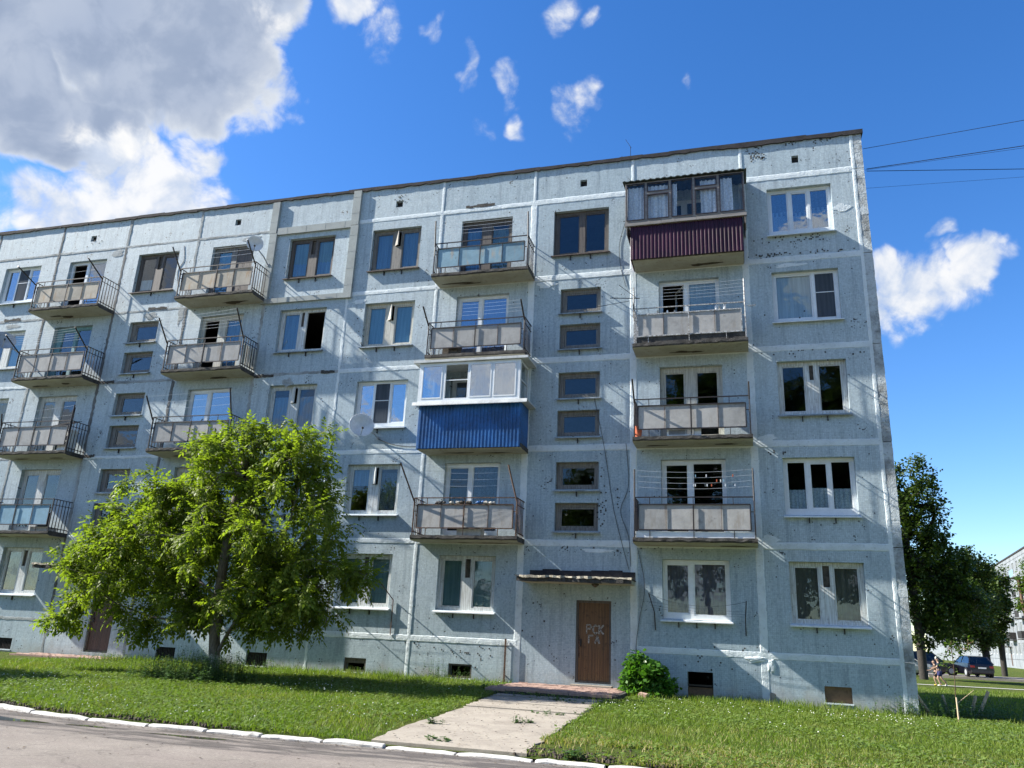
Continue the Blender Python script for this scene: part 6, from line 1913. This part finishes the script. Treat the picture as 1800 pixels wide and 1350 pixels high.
# ------------------------------------------------------------------ cars
def car(loc, rz, paint, label, length=4.2, wid=1.74, height=1.46, hatch=True):
    t = thing('parked_car', label, 'car', None, loc, rz)
    L = length / 2
    # stations along the length: x, floor, belt, half width, roof (None where there is no cabin)
    st = [(-L, .42, .74, .70), (-L + .06, .26, .88, .80), (-L + .35, .20, .93, .86), (-.9, .18, .95, .87), (.4, .18, .94, .87), (1.05, .20, .90, .86), (L - .3, .22, .78, .82), (L - .05, .30, .66, .74), (L, .40, .58, .64)]
    k = wid / 1.74
    v = []; f = []
    for x, z0, z1, w_ in st:
        w_ *= k
        ring = [(-w_ * .9, z0), (-w_, z0 + .18), (-w_, (z0 + z1) / 2 + .08), (-w_ * .93, z1), (0, z1 + .02), (w_ * .93, z1), (w_, (z0 + z1) / 2 + .08), (w_, z0 + .18), (w_ * .9, z0)]
        v += [(x, y, z) for y, z in ring]
    m_ = 9
    for i in range(len(st) - 1):
        for j in range(m_): f.append((i * m_ + j, i * m_ + (j + 1) % m_, (i + 1) * m_ + (j + 1) % m_, (i + 1) * m_ + j)[::-1])
    f += [tuple(range(m_)), tuple((len(st) - 1) * m_ + j for j in range(m_ - 1, -1, -1))]
    MB().add(v, f).build('body', paint, t, smooth=False)
    # cabin: roof skin with pillars, panes set in
    xb, xr0, xr1, xf = (-L + .12 if hatch else -L + .75), (-L + .62 if hatch else -L + 1.25), .35, 1.1
    b = [(xb, .90), (xr0, height - .05), (-.3, height), (xr1, height - .04), (xf, .92)]
    wb, wr = .80 * k, .58 * k
    mb = MB()
    rt = [(x, s * wr, z) for x, z in b[1:4] for s in (-1, 1)]
    mb.add([(x, y, z - .0) for x, y, z in rt] + [(x, y, z - .05) for x, y, z in rt], [(0, 1, 3, 2)[::-1], (2, 3, 5, 4)[::-1], (6, 8, 9, 7)[::-1], (8, 10, 11, 9)[::-1], (0, 2, 8, 6), (2, 4, 10, 8), (1, 7, 9, 3), (3, 9, 11, 5), (0, 6, 7, 1), (4, 5, 11, 10)])
    for s in (-1, 1):
        mb.bar((xb, s * wb, .90), (xr0, s * wr, height - .05), .045, 4); mb.bar((xf, s * wb, .90), (xr1, s * wr, height - .05), .035, 4); mb.bar((-.3, s * wb, .92), (-.3, s * wr, height - .03), .035, 4)
    mb.build('roof', paint, t)
    e = .012
    def pane(q, nm): mb = MB(); mb.add(q + [(x * .985, y * .97, z - .01) for x, y, z in q], [(0, 1, 2, 3), (7, 6, 5, 4)]); mb.build(nm, M['car_glass'], t)
    pane([(xb, -wb + .05, .91), (xb, wb - .05, .91), (xr0, wr - .03, height - .06), (xr0, -wr + .03, height - .06)], 'rear_window')
    pane([(xf, wb - .05, .91), (xf, -wb + .05, .91), (xr1, -wr + .03, height - .06), (xr1, wr - .03, height - .06)], 'windscreen')
    for s in (-1, 1):
        pane([(xb + .15, s * (wb - .0), .93), (-.34, s * wb, .94), (-.34, s * wr, height - .05), (xr0 + .05, s * wr, height - .07)], 'side_window')
        pane([(-.26, s * wb, .94), (xf - .1, s * wb, .92), (xr1 - .02, s * wr, height - .07), (-.26, s * wr, height - .05)], 'side_window')
        for xw in (-L + .75, L - .80):
            mb = MB(); mb.lathe([(.18, -.09), (.30, -.10), (.315, -.06), (.315, .06), (.30, .10), (.18, .09)], 18, axis='y'); wl = mb.build('wheel', M['rubber'], t, (xw, s * .78 * k, .315))
            mb = MB(); mb.lathe([(.05, -.112), (.19, -.108), (.19, .108), (.05, .112)], 12, axis='y'); mb.build('rim', M['dish_grey'], wl)
        mb = MB(); mb.box(-L - .012, -L + .1, s * .62 * k - .13, s * .62 * k + .13, .66, .80); mb.build('tail_lamp', M['tail'], t)
        mb = MB(); mb.box(L - .14, L + .0, s * .55 * k - .14, s * .55 * k + .14, .55, .66); mb.build('headlight', M['radiator'], t)
        mb = MB(); mb.box(.62, .74, s * (wb + .05) - .06, s * (wb + .05) + .06, .95, 1.06); mb.build('mirror', paint, t)
    mb = MB(); mb.box(-L - .05, -L + .12, -.74 * k, .74 * k, .33, .50); mb.build('rear_bumper', M['plastic_dark'] if hatch else paint, t)
    mb = MB(); mb.box(-L - .015, -L + .05, -.26, .26, .60, .70); mb.build('number_plate', M['radiator'], t)
    return t
def paint(name, c):
    m = simple(name, c, .28, .0, var=.04, scale=2); m.node_tree.nodes['Principled BSDF'].inputs['Coat Weight'].default_value = .25; return m
M['car_glass'] = glass_material('car_window', (.25, .28, .30), .05, .0)
M['tail'] = simple('red_lamp', (.28, .015, .012), .3)
P_navy, P_white, P_black = paint('navy_car_paint', (.004, .0045, .009)), paint('white_car_paint', (.42, .44, .46)), paint('black_car_paint', (.014, .014, .018))
car((21.75, 47.4, .345), R(96), P_navy, 'dark blue hatchback parked with its rear towards the lawn, under the maples')
car((15.9, 41.5, .345), R(8), P_white, 'white car partly hidden by the corner of the block', hatch=False)
car((18.7, 47.8, .345), R(12), P_black, 'black car parked under the trees behind the two children', 4.6, 1.8, 1.62)
t = thing('parked_car', 'pink and white car end at the right edge before the white block', 'car') if False else None

# ------------------------------------------------------------------ two children
def skinned(name, nodes, edges, m, parent, sub=2):
    me = bpy.data.meshes.new(name)
    me.from_pydata([n[:3] for n in nodes], edges, [])
    o = bpy.data.objects.new(name, me); col.objects.link(o); o.parent = parent
    md = o.modifiers.new('skin', 'SKIN'); md.use_smooth_shade = True
    s2 = o.modifiers.new('sub', 'SUBSURF'); s2.levels = sub; s2.render_levels = sub
    for i, n in enumerate(nodes): me.skin_vertices[0].data[i].radius = (n[3], n[4] if len(n) > 4 else n[3])
    me.skin_vertices[0].data[0].use_root = True
    dg = bpy.context.evaluated_depsgraph_get(); dg.update()
    m2 = bpy.data.meshes.new_from_object(o.evaluated_get(dg))
    o.modifiers.clear(); o.data = m2; m2.materials.clear(); m2.materials.append(m)
    return o


def child(loc, rz, label, shirt, shorts, shoes, hair, hm=1.30, reach=True, capm=None):
    t = thing('person', label, 'person', 'children on the path', loc, rz)
    s = hm / 1.30
    def S(*a): return tuple(x * s for x in a)
    # x forward, z up
    hipL, hipR = S(0, .075, .66), S(0, -.075, .66)
    nodes = [S(0, 0, .70, .085, .07), S(.02, 0, .86, .085, .065), S(.03, 0, .99, .10, .065), S(.03, 0, 1.06, .035), S(.05, 0, 1.16, .075, .07), S(.05, 0, 1.24, .07, .065),
             S(.02, .11, 1.0, .038), S(.12, .15, .83, .032) if reach else S(-.05, .15, .82, .032), S(.30, .14, .79, .026) if reach else S(0, .16, .63, .026), S(.36, .13, .80, .026) if reach else S(.03, .15, .57, .025),
             S(.02, -.11, 1.0, .038), S(.08, -.16, .83, .032), S(.24, -.15, .74, .026), S(.30, -.14, .74, .026),
             S(0, .075, .64, .07), S(.10, .075, .36, .05), S(.02, .075, .07, .034), S(.11, .075, .03, .03),
             S(0, -.075, .64, .07), S(-.06, -.075, .36, .05), S(-.26, -.075, .12, .034), S(-.20, -.075, .04, .03)]
    edges = [(0, 1), (1, 2), (2, 3), (3, 4), (4, 5), (2, 6), (6, 7), (7, 8), (8, 9), (2, 10), (10, 11), (11, 12), (12, 13), (0, 14), (14, 15), (15, 16), (16, 17), (0, 18), (18, 19), (19, 20), (20, 21)]
    skinned('body', nodes, edges, M['skin'], t)
    sh = [S(0, 0, .68, .105, .085), S(.02, 0, .84, .105, .085), S(.03, 0, .97, .12, .08), S(.03, 0, 1.03, .055, .05), S(.02, .12, .99, .052), S(.08, .145, .88, .05) if reach else S(-.03, .15, .88, .05), S(.02, -.12, .99, .052), S(.06, -.15, .88, .05)]
    skinned('shirt', sh, [(0, 1), (1, 2), (2, 3), (2, 4), (4, 5), (2, 6), (6, 7)], shirt, t)
    so = [S(0, 0, .70, .108, .085), S(0, .075, .62, .09), S(.075, .08, .42, .085), S(0, -.075, .62, .09), S(-.05, -.08, .42, .085)]
    skinned('shorts', so, [(0, 1), (1, 2), (0, 3), (3, 4)], shorts, t)
    for a, b in ((S(.0, .075, .03, .042), S(.15, .075, .03, .036)), (S(-.29, -.075, .075, .042), S(-.17, -.075, .02, .036))):
        skinned('shoe', [a, b], [(0, 1)], shoes, t)
    skinned('cap' if capm else 'hair', [S(.03, 0, 1.235, .085, .08), S(.03, 0, 1.28, .06)] + ([S(.15, 0, 1.235, .035, .012)] if capm else []), [(0, 1)] + ([(0, 2)] if capm else []), capm or hair, t)
    # fingers on each hand, nose, eyes
    for sgn, hp in ((1, nodes[9]), (-1, nodes[13])):
        for k in range(4):
            mb = MB(); p = Vector(hp[:3]) + Vector((.015, (k - 1.5) * .012, 0)); q = p + Vector((.035 - .004 * abs(k - 1.4), 0, -.006)); mb.bar(p, q, .007, 5); mb.bar(q, q + Vector((.018, 0, -.014)), .006, 5, .004); mb.build('finger', M['skin'], t)
        mb = MB(); p = Vector(hp[:3]) + Vector((0, .02 * sgn, .005)); mb.bar(p, p + Vector((.03, .02 * sgn, .012)), .008, 5, .005); mb.build('thumb', M['skin'], t)
    mb = MB(); mb.bar((.125 * s, 0, 1.18 * s), (.142 * s, 0, 1.165 * s), .012, 6, .014); mb.build('nose', M['skin'], t)
    for sgn in (-1, 1):
        mb = MB(); mb.lathe([(.004, -.006), (.009, 0), (.004, .006)], 8, (.116 * s, .028 * sgn, 1.20 * s), 'x'); mb.build('eye', M['plastic_dark'], t)
        mb = MB(); mb.lathe([(.010, -.006), (.022, 0), (.012, .008)], 8, (.045 * s, .078 * sgn * s, 1.19 * s), 'y'); mb.build('ear', M['skin'], t)
    mb = MB(); mb.box(.112 * s, .120 * s, -.02, .02, 1.135 * s, 1.143 * s); mb.build('mouth', M['lip'], t)
    return t
M['skin'] = simple('skin', (.36, .23, .165), .55, var=.08, scale=8); M['lip'] = simple('lip', (.35, .13, .11), .5)
M['navy_cloth'] = simple('navy_cloth', (.022, .024, .055), .85, var=.3, scale=20); M['blue_cloth'] = simple('dark_blue_cloth', (.02, .022, .10), .85, var=.2, scale=20)
M['brown_cloth'] = simple('brown_cloth', (.075, .05, .03), .85, var=.3, scale=20); M['black_cloth'] = simple('black_cloth', (.018, .018, .02), .85, var=.2)
M['yellow_shoe'] = simple('yellow_shoe', (.65, .55, .03), .6, var=.1); M['white_cloth'] = simple('white_cap_cloth', (.68, .68, .66), .85, var=.1); M['hair_d'] = simple('dark_hair', (.04, .028, .02), .6, var=.3, scale=30)
child((14.95, 23.75, .335), R(176), 'child in navy shirt and dark blue shorts with white cap walking left', M['navy_cloth'], M['blue_cloth'], M['white_cloth'], M['hair_d'], 1.36, True, M['white_cloth'])
child((14.86, 24.25, .335), R(184), 'child in brown and black with bright yellow shoes, half hidden behind the other child', M['brown_cloth'], M['black_cloth'], M['yellow_shoe'], M['hair_d'], 1.22, False)
